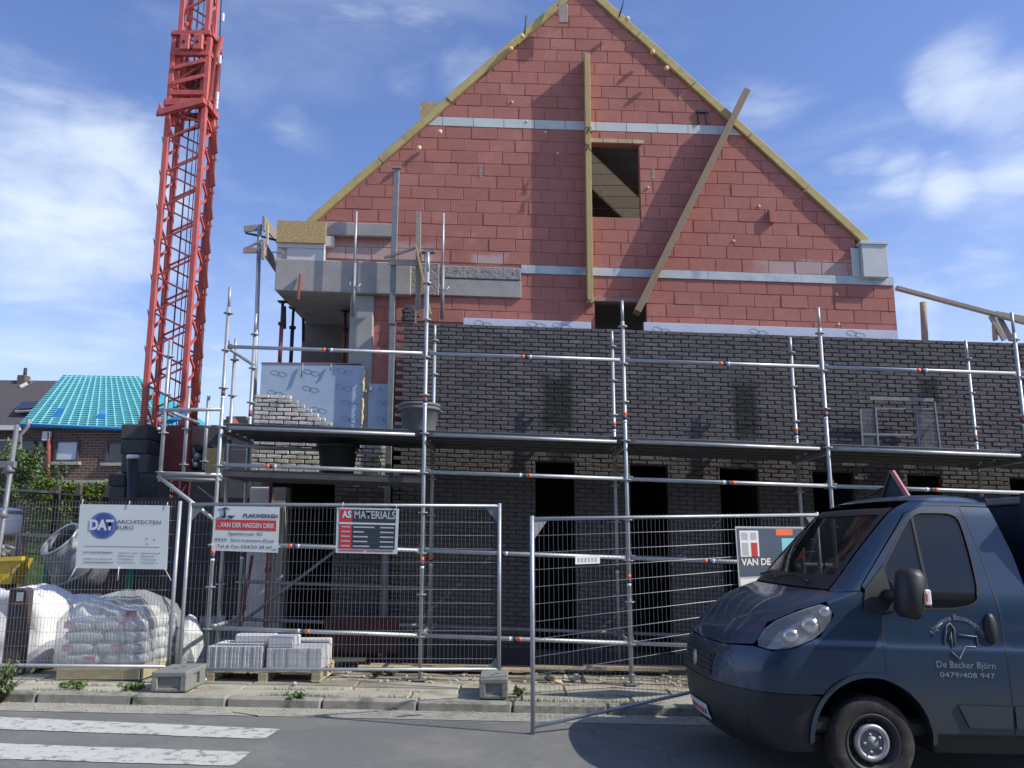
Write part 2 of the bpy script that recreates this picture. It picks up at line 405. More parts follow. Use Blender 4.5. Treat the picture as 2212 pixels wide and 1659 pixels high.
M['batten'] = mat('roof_batten', (.22, .60, .62), .7, var=.15)
M['window_blue'] = mat('membrane_patch', (.015, .17, .42), .5)
M['house_brick'] = mat('house_brick', (.17, .095, .07), .9, var=.3, scale=14, bump=.4, bscale=30, stretch=(1, 1, 3), rnd=.06)
t_ = M['house_brick'].node_tree; b_ = t_.nodes['Principled BSDF']; L_ = t_.links.new
_g = N(t_, 'ShaderNodeNewGeometry'); _s = N(t_, 'ShaderNodeSeparateXYZ'); L_(_g.outputs['Position'], _s.inputs[0]); _c = N(t_, 'ShaderNodeCombineXYZ')
L_(mth(t_, 'ADD', _s.outputs[0], _s.outputs[1]), _c.inputs[0]); L_(_s.outputs[2], _c.inputs[1])
_k = N(t_, 'ShaderNodeTexBrick'); L_(_c.outputs[0], _k.inputs[0]); _k.inputs['Scale'].default_value = 1.0; _k.inputs['Brick Width'].default_value = .24; _k.inputs['Row Height'].default_value = .085; _k.inputs['Mortar Size'].default_value = .010
_k.inputs['Color1'].default_value = (.135, .075, .055, 1); _k.inputs['Color2'].default_value = (.085, .055, .045, 1); _k.inputs['Mortar'].default_value = (.22, .19, .165, 1); _k.inputs['Bias'].default_value = -.1
L_(_k.outputs['Color'], b_.inputs['Base Color'])
M['house_joint'] = mat('house_joint', (.30, .26, .22), .95)
M['slate'] = mat('dark_roof', (.075, .068, .07), .85, var=.2, scale=8, bump=.4, bscale=30)
M['blind'] = mat('window_blind', (.52, .58, .66), .5, var=.04)
M['glass_dark'] = mat('dark_glass', (.02, .025, .03), .08, var=.1, spec=.8)
M['pvc'] = mat('white_frame', (.62, .62, .60), .5)
M['white_bag'] = mat('white_sack', (.80, .80, .80), .6, var=.06, scale=5, bump=.5, bscale=9)
M['cement_bag'] = mat('cement_bag', (.56, .58, .57), .45, var=.18, scale=14, bump=.5, bscale=18)
M['bag_red'] = mat('bag_red_print', (.48, .16, .18), .5, var=.2)
M['wrap'] = mat('plastic_wrap', (.80, .83, .84), .10, var=.1, scale=5, alpha=.34, bump=.8, bscale=7, spec=.8)
M['pallet'] = mat('pallet_timber', (.50, .44, .28), .85, var=.2, scale=8, stretch=(1, 8, 8), rnd=.1)
M['white_block'] = mat('white_block', (.54, .55, .56), .9, var=.08, scale=7, bump=.2, bscale=60, rnd=.04)
M['footing'] = mat('footing_concrete', (.20, .21, .195), .92, var=.16, scale=8, bump=.3, bscale=60, col2=(.27, .27, .24), c2scale=5)
M['skip'] = mat('skip_yellow', (.75, .50, .03), .55, var=.15, scale=5)
M['mixer'] = mat('mixer_grey', (.20, .20, .21), .6, .2, var=.25, scale=5, col2=(.42, .40, .38), c2scale=4)
M['green'] = mat('mixer_green', (.01, .22, .15), .5, var=.15)
M['post'] = mat('dark_post', (.075, .06, .06), .85, var=.3, scale=9, stretch=(5, 5, 1))
M['ballast'] = mat('ballast_concrete', (.075, .078, .08), .92, var=.25, scale=3, rnd=.15, bump=.3, bscale=30)
M['fence_board'] = mat('dark_fence_board', (.085, .068, .062), .9, var=.3, scale=6, stretch=(1, 1, 6), rnd=.15)
M['leaf'] = mat('leaf_green', (.075, .13, .035), .6, var=.4, scale=6, rnd=0, col2=(.13, .17, .055), c2scale=3)
M['hedge'] = mat('hedge_green', (.12, .17, .02), .65, var=.35, scale=4, col2=(.19, .23, .04), c2scale=3)
M['weed'] = mat('weed_green', (.10, .16, .045), .6, var=.35, scale=20)
M['moss'] = mat('dry_grass', (.15, .17, .06), .9, var=.4, scale=12)
M['flower'] = mat('yellow_flower', (.85, .60, .02), .6)
M['stem'] = mat('bark', (.07, .055, .04), .9)
M['red_prop'] = mat('red_prop', (.26, .06, .055), .65, var=.2)
M['dark_steel'] = mat('dark_steel', (.05, .05, .055), .6, .3, var=.2)
M['darkred'] = mat('dark_red_sheet', (.07, .018, .02), .7, var=.25)
M['interior'] = mat('interior_block', (.20, .185, .17), .95, var=.2, scale=3)
M['rubble'] = mat('rubble', (.42, .40, .35), .95, var=.3, scale=12)

# ================================================================== ground, road, pavement
def strip(mb, x0, x1, y0, y1, zf, nx=40):
    for i in range(nx):
        a = x0 + (x1 - x0) * i / nx; b = x0 + (x1 - x0) * (i + 1) / nx
        mb.quad((a, y0, zf(a)), (b, y0, zf(b)), (b, y1, zf(b)), (a, y1, zf(a)))
    return mb
terr = MB()
terr.quad((-400, -300, ground(-40) - .25), (400, -300, ground(40) - .25), (400, 500, ground(40) - .25), (-400, 500, ground(-40) - .25))
tag(terr.build('terrain', M['earth']), 'bare ground reaching out behind the street', 'ground', kind='structure')
YK = 9.2
road = empty('road', (0, 5, 0), 'grey asphalt street with worn white zebra stripes', 'road', kind='structure')
strip(MB(), -60, 60, -8, YK - .42, ground).build('asphalt', M['asphalt'], road)
gl = MB(); strip(gl, -60, 60, YK - .42, YK, lambda x: ground(x) + .004); gl.build('gutter', M['gutter'], road)
def stripe(y0, y1, xr, seed):
    random.seed(seed); m = MB(); n = 60; top = []; bot = []
    for i in range(n + 1):
        x = -9 + (xr + 9) * i / n
        top.append((x, y1 + random.uniform(-.012, .012))); bot.append((x, y0 + random.uniform(-.012, .012)))
    top[-1] = (xr + .10, y1); bot[-1] = (xr - .10, y0 + .02)
    for i in range(n):
        q = [bot[i], bot[i + 1], top[i + 1], top[i]]
        m.add([(a, b, ground(a) + .006) for a, b in q], [(0, 1, 2, 3)])
    return m.build('zebra_stripe', M['paint'], road)
def gy(u, v, h=0):
    a = (u - CX) / FPX; b = (CY - v) / FPX
    dx = a; dy = math.cos(PITCH) - b * math.sin(PITCH); dz = math.sin(PITCH) + b * math.cos(PITCH)
    t = (h - .03 - CAM_H) / (dz + .020 * dx); return Vector((dx * t, dy * t, CAM_H + dz * t))
def stripe_px(c, seed):
    a, b, d, e = [gy(*q) for q in c]           # far-left, far-right, near-right, near-left
    random.seed(seed); m = MB(); n = 70; far = []; near = []
    a = b + (a - b) * 2.6; e = d + (e - d) * 2.6
    for i in range(n + 1):
        t = i / n
        far.append(a.lerp(b, t) + Vector((0, random.uniform(-.010, .010), 0))); near.append(e.lerp(d, t) + Vector((0, random.uniform(-.010, .010), 0)))
    near[-1] += Vector((-.03, .04, 0)); far[-1] += Vector((-.02, 0, 0))
    for i in range(n): m.add([Vector((p.x, p.y, ground(p.x) + .006)) for p in (near[i], near[i + 1], far[i + 1], far[i])], [(0, 1, 2, 3)])
    return m.build('zebra_stripe', M['paint'], road)
stripe_px(((0, 1550), (610, 1576), (578, 1598), (0, 1576)), 1); stripe_px(((0, 1607), (547, 1626), (512, 1656), (0, 1641)), 2)
stripe(4.9, 5.4, -2.3, 3); stripe(3.9, 4.4, -2.3, 4)
pv = empty('pavement', (0, 10, 0), 'worn concrete pavement with stone kerb along the building site', 'pavement', kind='structure')
random.seed(11)
m = MB(); strip(m, -60, 60, YK + .02, 30, lambda x: pave(x) - .03); m.build('bed', M['earth'], pv)
x = -13.0
ks = MB().cbox((0, 0, 0), (.985, .16, .26), .018); ks_me = mesh_only(ks, 'kerb_stone', M['kerb'])
while x < 9:
    o = inst(ks_me, 'kerb_stone', (x + .5, YK + .08, pave(x + .5) - .13 + random.uniform(-.006, .006)), pv, (0, .020, random.uniform(-.006, .006))); x += 1.0
sl = [mesh_only(MB().cbox((0, 0, 0), (w, d, .08), .012), 'paving_slab', M['pavement']) for w, d in ((1.18, .34), (1.18, .62))]
for r, (y, me, st) in enumerate(((YK + .345, sl[0], 1.2), (YK + .84, sl[1], 1.2))):
    x = -12.5 + .5 * r
    while x < 8.5:
        inst(me, 'paving_slab', (x, y, pave(x) - .04 + random.uniform(-.007, .005)), pv, (random.uniform(-.006, .006), .020 + random.uniform(-.004, .004), random.uniform(-.005, .005))); x += st

# ================================================================== the house
YR, YB = 12.34, 12.10
house = empty('gabled_house', (1.2, 13.0, 0), 'half-built gabled house with red block gable above dark brick facing', 'house')
XA, HA, XL, XR, HE = 1.16, 10.74, -3.02, 5.34, 6.57
def slope_h(x): return HE + (x - XL) * (HA - HE) / (XA - XL) if x < XA else HE + (XR - x) * (HA - HE) / (XR - XA)
GAB = [(-2.15, 3.2), (5.88, 3.2), (5.88, 5.94), (5.34, 5.94), (5.34, HE), (XA, HA), (XL, HE), (XL, 5.5), (-2.15, 5.5)]
W1 = (1.25, 2.02, 6.768, 8.01); W2 = (1.27, 2.06, 4.2, 5.39)
lv = lambda pts: [(x, hz(x, h)) for x, h in pts]
m = MB(); wall(m, lv(GAB), [rect(*W1), rect(*W2)], YR + .008, YR + .15)
bw = m.build('block_wall', M['block_mortar'], house)

def clip(poly, a, b, c):        # keep a*x + b*h <= c
    out = []
    for i in range(len(poly)):
        p = poly[i]; q = poly[(i + 1) % len(poly)]
        dp = a * p[0] + b * p[1] - c; dq = a * q[0] + b * q[1] - c
        if dp <= 0: out.append(p)
        if dp * dq < 0:
            t = dp / (dp - dq); out.append((p[0] + t * (q[0] - p[0]), p[1] + t * (q[1] - p[1])))
    return out
SL = (HA - HE) / (XA - XL); SR = (HA - HE) / (XR - XA)
def gclip(poly):
    poly = clip(poly, -SL, 1, HE - SL * XL - .02)
    return clip(poly, SR, 1, HE + SR * XR - .02) if len(poly) > 2 else poly
def area(p): return abs(sum(p[i][0] * p[(i + 1) % len(p)][1] - p[(i + 1) % len(p)][0] * p[i][1] for i in range(len(p)))) / 2 if len(p) > 2 else 0
random.seed(21)
def shear(mb):
    for p in mb.v: p.z -= K * p.x
    return mb
BL, BH = .41, .207
block_me = {}
def block_mesh(w, h, i):
    k = (round(w, 3), round(h, 3), i)
    if k not in block_me:
        block_me[k] = mesh_only(shear(MB().cbox((0, 0, 0), (w - .0105, .05, h - .0105), .004, jit=.0016)), 'block', M['block'])
    return block_me[k]
cand = []
def course(h0, h1, xl, xr, off, holes):
    x = xl - off
    while x < xr:
        a, b = max(x, xl), min(x + BL, xr)
        x += BL
        if b - a < .05: continue
        segs = [(a, b)]
        for w in holes:
            if h0 < w[3] - .02 and h1 > w[2] + .02:
                ns = []
                for s0, s1 in segs:
                    if s1 <= w[0] or s0 >= w[1]: ns.append((s0, s1)); continue
                    if w[0] - s0 > .05: ns.append((s0, w[0]))
                    if s1 - w[1] > .05: ns.append((w[1], s1))
                segs = ns
        for s0, s1 in segs:
            p = [(s0, h0), (s1, h0), (s1, h1), (s0, h1)]
            c = gclip(p)
            if area(c) < .006: continue
            cand.append((area(c), s0, s1, h0, h1, c, abs(area(c) - area(p)) < 1e-6))
n = 0
for i in range(11):
    h0 = 5.94 + i * BH; course(h0, h0 + BH, XL if i else XL + .02, XR, (0, .21, .09, .30)[i % 4], (W1,))
for i in range(12):
    h0 = 8.38 + i * BH; course(h0, h0 + BH, XL, XR, (.15, .35, .05, .26)[i % 4], (W1,))
for i in range(4):
    h1 = 5.80 - i * .205; course(h1 - .205, h1, -2.13, 5.87, (.1, .3, .02, .24)[i % 4], (W2,))
for i in range(4, 9):
    h1 = 5.80 - i * .205; course(h1 - .205, h1, -2.13, -1.45, (.1, .3)[i % 2], ())
cand.sort(key=lambda c: -c[0])
left = MB(); nb = 0
for ar, x0, x1, h0, h1, poly, whole in cand:
    yo = YR + random.uniform(-.0035, .0035); nb += 1
    if nb <= 298 and whole:
        xc, hc = (x0 + x1) / 2, (h0 + h1) / 2
        inst(block_mesh(x1 - x0, h1 - h0, random.randrange(3)), 'block', (xc, yo + .025, hz(xc, hc)), bw)
        continue
    cx = sum(p[0] for p in poly) / len(poly); cy = sum(p[1] for p in poly) / len(poly)
    pp = [(cx + (px - cx) * (1 - .0065 / max(.05, abs(px - cx))), cy + (py - cy) * (1 - .0065 / max(.03, abs(py - cy)))) for px, py in poly]
    tgt = MB() if nb <= 298 else left
    tgt.prism([(px, yo, hz(px, py)) for px, py in pp], (0, .05, 0))
    if nb <= 298: tgt.build('block', M['block'], bw)
if left.v: tag(left.build('block_offcuts', M['block'], bw), kind='stuff')
def level_piece(name, mt, parent, poly, y0, y1):
    return MB().prism([(px, y0, hz(px, ph)) for px, ph in poly], (0, y1 - y0, 0)).build(name, mt, parent)
x = -1.6
while x < 3.75:                                   # pale band under the gable top
    x1 = x + .49
    p = gclip([(x + .004, 8.225), (x1 - .004, 8.225), (x1 - .004, 8.375), (x + .004, 8.375)])
    if area(p) > .004: level_piece('band_block', M['concrete'] if 2.85 < x < 3.1 else M['pale_lintel'], bw, p, YR - .004 + random.uniform(-.002, .002), YR + .05)
    x = x1
x = .14
while x < 5.86:                                   # floor-slab edge band
    x1 = min(5.88, x + 1.44)
    level_piece('edge_band', M['wet_band'], bw, [(x + .002, 5.805), (x1 - .002, 5.805), (x1 - .002, 5.935), (x + .002, 5.935)], YR - .015, YR + .05); x = x1
for xx, wd in ((1.22, .23), (1.455, .23), (1.69, .23), (1.925, .17)):
    level_piece('lintel_brick', M['raw_timber'], bw, [(xx, 8.015), (xx + wd - .006, 8.015), (xx + wd - .006, 8.075), (xx, 8.075)], YR - .03, YR + .06)
level_piece('lintel', M['grey_plank'], bw, [(1.24, 5.40), (2.1, 5.40), (2.1, 5.46), (1.24, 5.46)], YR - .02, YR + .06)
# loose foam dabs and wall ties
random.seed(5)
for i, (u, v) in enumerate(((1106, 220), (1205, 330), (1138, 262), (1800, 604), (1808, 636), (1812, 700), (1178, 285), (1400, 405), (1640, 445), (1585, 520))):
    p = at(u, v, YR - .012); MB().lathe(p + Vector((0, .02, 0)), [(.0, -.03), (.02, -.02), (.026, 0), (.022, .02)], 8, (0, 1, 0)).build('foam_dab', M['foam'], bw)
# projecting half block and greenish mortar smears
p = at(1667, 467, YR - .04); MB().cbox(p + Vector((0, .03, 0)), (.08, .1, .21), .004).build('proud_block', M['block'], bw)
for u, v in ((1037, 370), (1410, 375), (1495, 430)):
    p = at(u, v, YR - .002); MB().cbox(p + Vector((0, .01, 0)), (.045, .02, .2), .006).build('mortar_smear', M['rough_concrete'], bw)
br = MB()                                          # steel bracket left in the wall near the right slope
a = at(1507, 243, YR); b = at(1528, 268, YR)
br.bounds((a.x, YR - .03, b.z), (a.x + .02, YR + .03, a.z)); br.bounds((b.x - .02, YR - .03, b.z), (b.x, YR + .03, a.z - .002)); br.bounds((a.x - .02, YR - .034, a.z - .01), (b.x + .02, YR + .034, a.z + .03))
br.build('steel_bracket', M['dark_steel'], bw)
# verge timbers along both slopes
random.seed(3)
def verge(x0, h0, x1, h1, nn):
    a = Vector((x0, 0, hz(x0, h0))); b = Vector((x1, 0, hz(x1, h1))); d = (b - a).normalized(); nrm = Vector((-d.z, 0, d.x))
    if nrm.z < 0: nrm = -nrm
    for i in range(nn):
        p = a + (b - a) * (i / nn) + d * .006; q = a + (b - a) * ((i + 1) / nn) - d * .006
        o = nrm * (.062 + random.uniform(-.006, .006)); y = YR + .05 + random.uniform(-.012, .008)
        MB().beam(p + o + Vector((0, y, 0)), q + o + Vector((0, y, 0)), .2, .125, nrm, .008).build('verge_timber', M['verge'], house)
        MB().beam(p + nrm * .14 + Vector((0, YR + .10, 0)), q + nrm * .14 + Vector((0, YR + .10, 0)), .05, .03, nrm, .004).build('verge_batten', M['plank'], house)
verge(-3.12, 6.47, XA, HA, 4); verge(5.46, 6.45, XA, HA, 5)
for u, v, Y in ((1128, 78, 12.2), (1103, 105, 12.22), (1440, 147, 12.2), (1410, 112, 12.22), (950, 285, 12.22), (905, 320, 12.22), (1355, 40, 12.2)):
    p = at(u, v, Y); MB().lathe(p, [(0, -.05), (.03, -.03), (.04, .01), (.02, .04), (0, .05)], 8, (.5, .3, .8)).build('foam_bead', M['foam'], house)
# roof decking: left slope closed, unseen right slope gapped to let sun onto the boards
def roof_slab(name, x0, h0, x1, h1, y0, y1, mt, t=.06):
    MB().prism([(x0, y0, hz(x0, h0 + .02)), (x1, y0, hz(x1, h1 + .02)), (x1, y0, hz(x1, h1 + .02 + t)), (x0, y0, hz(x0, h0 + .02 + t))], (0, y1 - y0, 0)).build(name, mt, house)
roof_slab('roof_deck', -3.3, 6.28, XA, HA, 12.56, 19.5, M['raw_timber'])
roof_slab('roof_deck', 5.6, 6.3, XA, HA, 12.56, 15.03, M['raw_timber']); roof_slab('roof_deck', 5.6, 6.3, XA, HA, 15.14, 19.5, M['raw_timber'])
for y in (13.1, 13.7, 14.3, 14.9, 15.5):
    for x0, x1 in ((-3.1, XA), (5.45, XA)):
        h0 = HE - .12
        MB().beam((x0, y, hz(x0, h0)), (x1, y, hz(x1, HA - .12)), .06, .17, (0, 1, 0)).build('rafter', M['raw_timber'], house)
for i in range(20):
    z = 5.85 + i * .235
    MB().cbox((1.2, 15.3, z), (max(.5, 8.2 - .46 * max(0, i - 3)), .03, .225), .004).build('partition_board', M['grey_plank'], house)
MB().bounds((-2.9, 12.5, 5.55), (5.2, 19.4, 5.72)).build('upper_floor', M['concrete'], house)
# eaves on the left: lintel, boards, block pieces over the cantilever beam
def pxbox(name, mt, parent, u0, v0, u1, v1, y0, y1, bev=.006, fall=True):
    a = at(u0, v0, y0); b = at(u1, v1, y0)
    zc = (a.z + b.z) / 2; x0, x1 = min(a.x, b.x), max(a.x, b.x)
    mb = MB(); mb.cbox((0, 0, 0), (x1 - x0, y1 - y0, abs(a.z - b.z)), bev)
    if fall: shear(mb)
    c = Vector(((x0 + x1) / 2, (y0 + y1) / 2, zc))
    for p in mb.v: p += c
    return mb.build(name, mt, parent)
pxbox('cantilever_beam', M['concrete'], house, 596, 563, 887, 632, 12.20, 14.2, .012)
pxbox('beam_end', M['rough_concrete'], house, 889, 568, 948, 637, 12.28, 12.5, .01)
pxbox('rough_beam', M['rough_concrete'], house, 950, 576, 1125, 602, 12.29, 12.48, .01)
pxbox('smooth_beam', M['concrete'], house, 950, 604, 1126, 640, 12.30, 12.48, .006)
pxbox('eaves_lintel', M['concrete'], house, 703, 481, 852, 509, 12.26, 12.42, .008)
o = pxbox('osb_panel', M['osb'], house, 599, 477, 703, 524, 12.14, 12.17, .002); o['label'] = 'strand board panel closing the eaves'
pxbox('eaves_box', M['grey_plank'], house, 601, 479, 700, 522, 12.172, 13.6, .002)
pxbox('aerated_strip', M['aerated'], house, 598, 524, 700, 535, 12.18, 12.5, .004)
pxbox('aerated_block', M['aerated'], house, 620, 535.5, 700, 563, 12.20, 12.5, .006)
pxbox('aerated_block', M['aerated'], house, 598, 535.5, 607, 563, 12.21, 12.5, .006)
pxbox('aerated_block', M['aerated'], house, 608, 535.5, 619, 563, 12.24, 12.5, .006)
pxbox('aerated_block', M['aerated'], house, 701, 509.5, 720, 531, 12.25, 12.5, .004)
pxbox('gutter_box', M['pale_lintel'], house, 1858, 521, 1920, 527, 12.20, 13.9, .004)
pxbox('gutter_box', M['pale_lintel'], house, 1861, 527.5, 1921, 598, 12.22, 13.9, .004)
pxbox('pale_return', M['pale_lintel'], house, 1838, 536, 1860, 598, 12.31, 12.5, .004)
# recess under the beam
pxbox('column', M['concrete'], house, 757, 636, 799, 930, 12.28, 12.6, .02, False)
m = MB(); zt = hz(-3, 5.40)
wall(m, [(-3.68, 3.6), (-1.9, 3.6), (-1.9, zt), (-3.68, zt)], [[(-3.33, 3.7), (-3.12, 3.7), (-3.12, 4.42), (-3.33, 4.42)]], 14.2, 14.35); m.build('recess_wall', M['interior'], house)
MB().bounds((-1.96, 12.5, 3.4), (-1.85, 14.2, hz(-2, 5.4))).build('recess_side', M['interior'], house)
MB().bounds((-3.7, 12.35, 3.62), (-1.9, 14.3, 3.74)).build('terrace_slab', M['concrete'], house)
# insulation
M['print'] = mat('board_print', (.10, .14, .20), .6)
def logo(p, s, parent, rot):
    m = MB(); n = 18
    for cxx in (-.055, .055):
        pts = []
        for i in range(n + 1):
            t = 2 * math.pi * i / n
            q = Vector((cxx + .062 * math.cos(t), 0, .03 * math.sin(t))) * s
            pts.append(p + rot @ q)
        for i in range(n):
            m.beam(pts[i], pts[i + 1], .002, .003, (0, 1, 0))
    m.build('printed_logo', M['print'], parent)
ins = pxbox('insulation_board', M['insul'], house, 565, 786, 780, 960, 12.22, 12.30, .003)
ins2 = pxbox('insulation_board', M['insul'], house, 797, 829, 840, 960, 12.23, 12.30, .003)
ins3 = pxbox('insulation_board', M['foil'], house, 1001, 691, 1277, 718, 12.22, 12.30, .003)
ins4 = pxbox('insulation_board', M['foil'], house, 1391, 705, 1941, 727, 12.22, 12.30, .003)
rot = Matrix.Rotation(R(-16), 3, 'Y') @ Matrix.Identity(3)
rt = Matrix.Rotation(R(14), 3, 'Y')
for u, v in ((603, 806), (674, 804), (745, 803), (672, 840), (743, 838), (596, 849), (755, 872), (755, 906), (690, 885)):
    logo(at(u, v, 12.216), 1.05, ins, rt)
for u, v in ((828, 872), (828, 907)): logo(at(u, v, 12.226), .9, ins2, rt)
for u, v in ((1160, 701), (1215, 704), (1045, 699)): logo(at(u, v, 12.216), 1.2, ins3, rt)
for u, v in ((1430, 713), (1640, 717), (1850, 721)): logo(at(u, v, 12.216), 1.2, ins4, rt)
m = MB(); a = at(566, 785, 12.26); b = at(780, 787, 12.26); m.beam(a, b, .1, .016); m.build('capping', M['block'], house)
for u0, v0, u1, v1 in ((787, 800, 783, 855), (783, 862, 781, 918)):
    m = MB(); a = at(u0, v0, 12.21); b = at(u1, v1, 12.21); k = 14
    pts = [a + (b - a) * (i / k) + Vector((random.uniform(-.008, .008), 0, 0)) for i in range(k + 1)]
    m.ptube(pts, .016, 7, [.012 + random.uniform(0, .012) for _ in pts]); m.build('foam_seam', M['foam'], house)
for u0, v0, u1, v1 in ((654, 786, 651, 815), (715, 786, 714, 800), (790, 842, 790, 850), (800, 836, 800, 846), (820, 838, 824, 842)):
    MB().tube(at(u0, v0, 12.19), at(u1, v1, 12.17), .012, 8).build('anchor_sleeve', M['galv_dull'], house)
MB().box(at(828, 800, 12.33), (.34, .01, .45)).build('opening_reveal', M['block'], house)

# ------------------------------------------------------------------ brick facings
def brick_wall(name, mt, mortar, outline, holes, rows, bl, ch, fn_keep, prefer, limit, seed, depth=.1):
    random.seed(seed)
    m = MB(); wall(m, lv(outline), [rect(*h) for h in holes], YB + .011, YB + .09)
    w_ = m.build(name, mortar, house)
    var = [mesh_only(shear(MB().cbox((0, 0, 0), (bl - .019, .06, ch - .013), .006, jit=.003)), 'brick', mt) for _ in range(5)]
    half = [mesh_only(shear(MB().cbox((0, 0, 0), (bl / 2 - .012, .06, ch - .012), .005, jit=.003)), 'brick', mt) for _ in range(3)]
    cands = []
    for r_, (h0, xs, xe) in enumerate(rows):
        x = xs
        st = 0 if (r_ % 2 == 0 or xs > min(r[1] for r in rows) + .05) else bl / 2
        first = True
        while x < xe - .03:
            L_ = bl / 2 if (first and st) else bl
            first = False
            x1 = min(x + L_, xe)
            segs = [(x, x1)]
            for w in holes:
                if h0 + ch * .5 > w[2] and h0 + ch * .5 < w[3]:
                    ns = []
                    for s0, s1 in segs:
                        if s1 <= w[0] or s0 >= w[1]: ns.append((s0, s1)); continue
                        if w[0] - s0 > .03: ns.append((s0, w[0]))
                        if s1 - w[1] > .03: ns.append((w[1], s1))
                    segs = ns
            for s0, s1 in segs:
                if fn_keep((s0 + s1) / 2, h0): cands.append((prefer((s0 + s1) / 2, h0), s0, s1, h0))
            x = x1
    cands.sort(key=lambda c: c[0])
    rest = MB()
    for i, (_, s0, s1, h0) in enumerate(cands):
        xc = (s0 + s1) / 2; c = Vector((xc, YB + .03 + random.uniform(-.005, .004), hz(xc, h0 + ch / 2)))
        if i < limit and abs(s1 - s0 - bl) < .004: inst(random.choice(var), 'brick', c, w_)
        elif i < limit and abs(s1 - s0 - bl / 2) < .004: inst(random.choice(half), 'brick', c, w_)
        elif i < limit:
            shear(MB().cbox((0, 0, 0), (s1 - s0 - .012, .06, ch - .012), .005, jit=.003))
            mb = shear(MB().cbox((0, 0, 0), (max(.02, s1 - s0 - .012), .06, ch - .012), .005, jit=.003))
            for p in mb.v: p += c
            mb.build('brick', mt, w_)
        else:
            mb = shear(MB().cbox((0, 0, 0), (max(.02, s1 - s0 - .019), .06, ch - .013), .005, jit=.003))
            for p in mb.v: p += c
            rest.add(mb.v, mb.f)
    if rest.v: tag(rest.build('brick_field', mt, w_), kind='stuff')
    return w_
CH = .0628; TOP = 4.905
SLOTS = [(.34, .90, .25, 2.88), (1.71, 2.25, .25, 2.88), (3.01, 3.56, .25, 2.88), (4.35, 4.94, .25, 2.88), (5.72, 6.2, .25, 2.88), (7.2, 7.7, .25, 2.88)]
damp = []
for u0, u1, v0, v1 in ((1172, 1236, 812, 935), (1184, 1240, 945, 1000), (1582, 1640, 826, 950), (1575, 1640, 960, 1012), (1985, 2030, 818, 870), (1970, 2036, 985, 1040)):
    a = at(u0, v0, YB); b = at(u1, v1, YB); damp.append((a.x, b.x, b.z, a.z))
patch(M['brick'], damp, (.020, .022, .016), .92, .3, 6, .26)
rows = []
for r_ in range(79):
    h0 = TOP - (r_ + 1) * CH
    xs = -1.735 if (r_ % 2 == 0 or h0 < 2.4) else -1.625
    rows.append((h0, xs, 9.2))
bf = brick_wall('brick_facing', M['brick'], M['brick_mortar'], [(-1.60, 0), (9.2, 0), (9.2, TOP - .01), (-1.60, TOP - .01)], SLOTS, rows, .224, CH,
           lambda x, h: h > .2, lambda x, h: abs(x - .6) * .42 + abs(h - 4.35) * 1.5, 290, 31)
random.seed(8)
for i, (u, v) in enumerate(((878, 690), (893, 690), (880, 682), (897, 681), (878, 673), (892, 672), (884, 664))):
    p = at(u, v, YB + .03); mb = shear(MB().cbox((0, 0, 0), (.14, .09, .052), .005, jit=.003))
    for q in mb.v: q += p
    mb.build('brick', M['brick'], bf)
# pale brickwork on the left, racked back in steps
prow = []; xl = at(547, 900, YB).x; xr = at(836, 980, YB).x
htop = at(590, 852, YB).z + K * at(590, 852, YB).x
nst = 0
hh = htop
while hh > .15:
    hh -= CH
    xe = min(xr, at(629, 852, YB).x + nst * .104)
    if hh < 3.16: xe = xr
    prow.append((hh, xl, xe)); nst += 1
DOOR = (at(604, 1060, YB).x, at(723, 1060, YB).x, -.2, 2.48)
PIER = (xl - .1, DOOR[0], -.2, 2.48)
out = [(xl + .04, 2.5), (DOOR[1], 2.5), (DOOR[1], 0), (xr, 0), (xr, 3.12), (at(725, 918, YB).x, 3.12), (at(629, 852, YB).x - .1, htop - .05), (xl + .04, htop - .05)]
up_ = [(xl + .04, 2.5), (xr, 2.5), (xr, 3.12), (at(725, 918, YB).x, 3.12), (at(629, 852, YB).x - .1, htop - .05), (xl + .04, htop - .05)]
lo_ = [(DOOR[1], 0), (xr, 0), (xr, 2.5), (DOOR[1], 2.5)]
brick_wall('shade_toned_pier', M['brick'], M['brick_mortar'], lo_, [], [(r[0], DOOR[1], xr) for r in prow if r[0] < 2.47], .222, CH, lambda x, h: True, lambda x, h: -h, 298, 35)  # same brick as the wall above, the deck's shade put into its colour
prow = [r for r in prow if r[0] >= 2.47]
brick_wall('pale_brickwork', M['pale_brick'], M['pale_mortar'], up_, [], prow, .222, CH, lambda x, h: not (x < DOOR[1] and h < 2.48),
           lambda x, h: -h, 298, 33)
for i, (u, v, s) in enumerate(((703, 866, .1), (718, 915, .12))):
    pass
# ground floor: pale pier, slabs, rear walls, ceiling so that the openings stay dark
pxbox('pier', M['aerated'], house, 541, 1052, 566, 1420, 12.12, 12.5, .01, False)
pxbox('pier', M['concrete'], house, 576, 1052, 600, 1420, 12.2, 12.5, .01, False)
MB().bounds((-3.8, 12.3, 3.3), (9.2, 18.0, 3.45)).build('floor_slab', M['concrete'], house)
MB().bounds((-3.8, 17.0, 0), (9.2, 17.2, 5.2)).build('rear_wall', M['interior'], house)
MB().bounds((9.0, 12.3, 0), (9.2, 17.0, 4.9)).build('side_wall', M['interior'], house)
MB().bounds((-3.78, 12.6, 0), (-3.6, 17.0, 3.3)).build('side_wall', M['interior'], house)
MB().bounds((5.9, 12.2, 4.58), (9.2, 17.0, 4.66)).build('flat_roof', M['concrete'], house)
for x0 in (-1.5, 1.2, 2.6, 3.9, 5.3):
    MB().bounds((x0, 12.3, 0), (x0 + .14, 16.9, 3.3)).build('inner_wall', M['interior'], house)
MB().bounds((5.74, 12.42, 3.5), (5.86, 16.9, 5.7)).build('side_wall', M['block'], house)
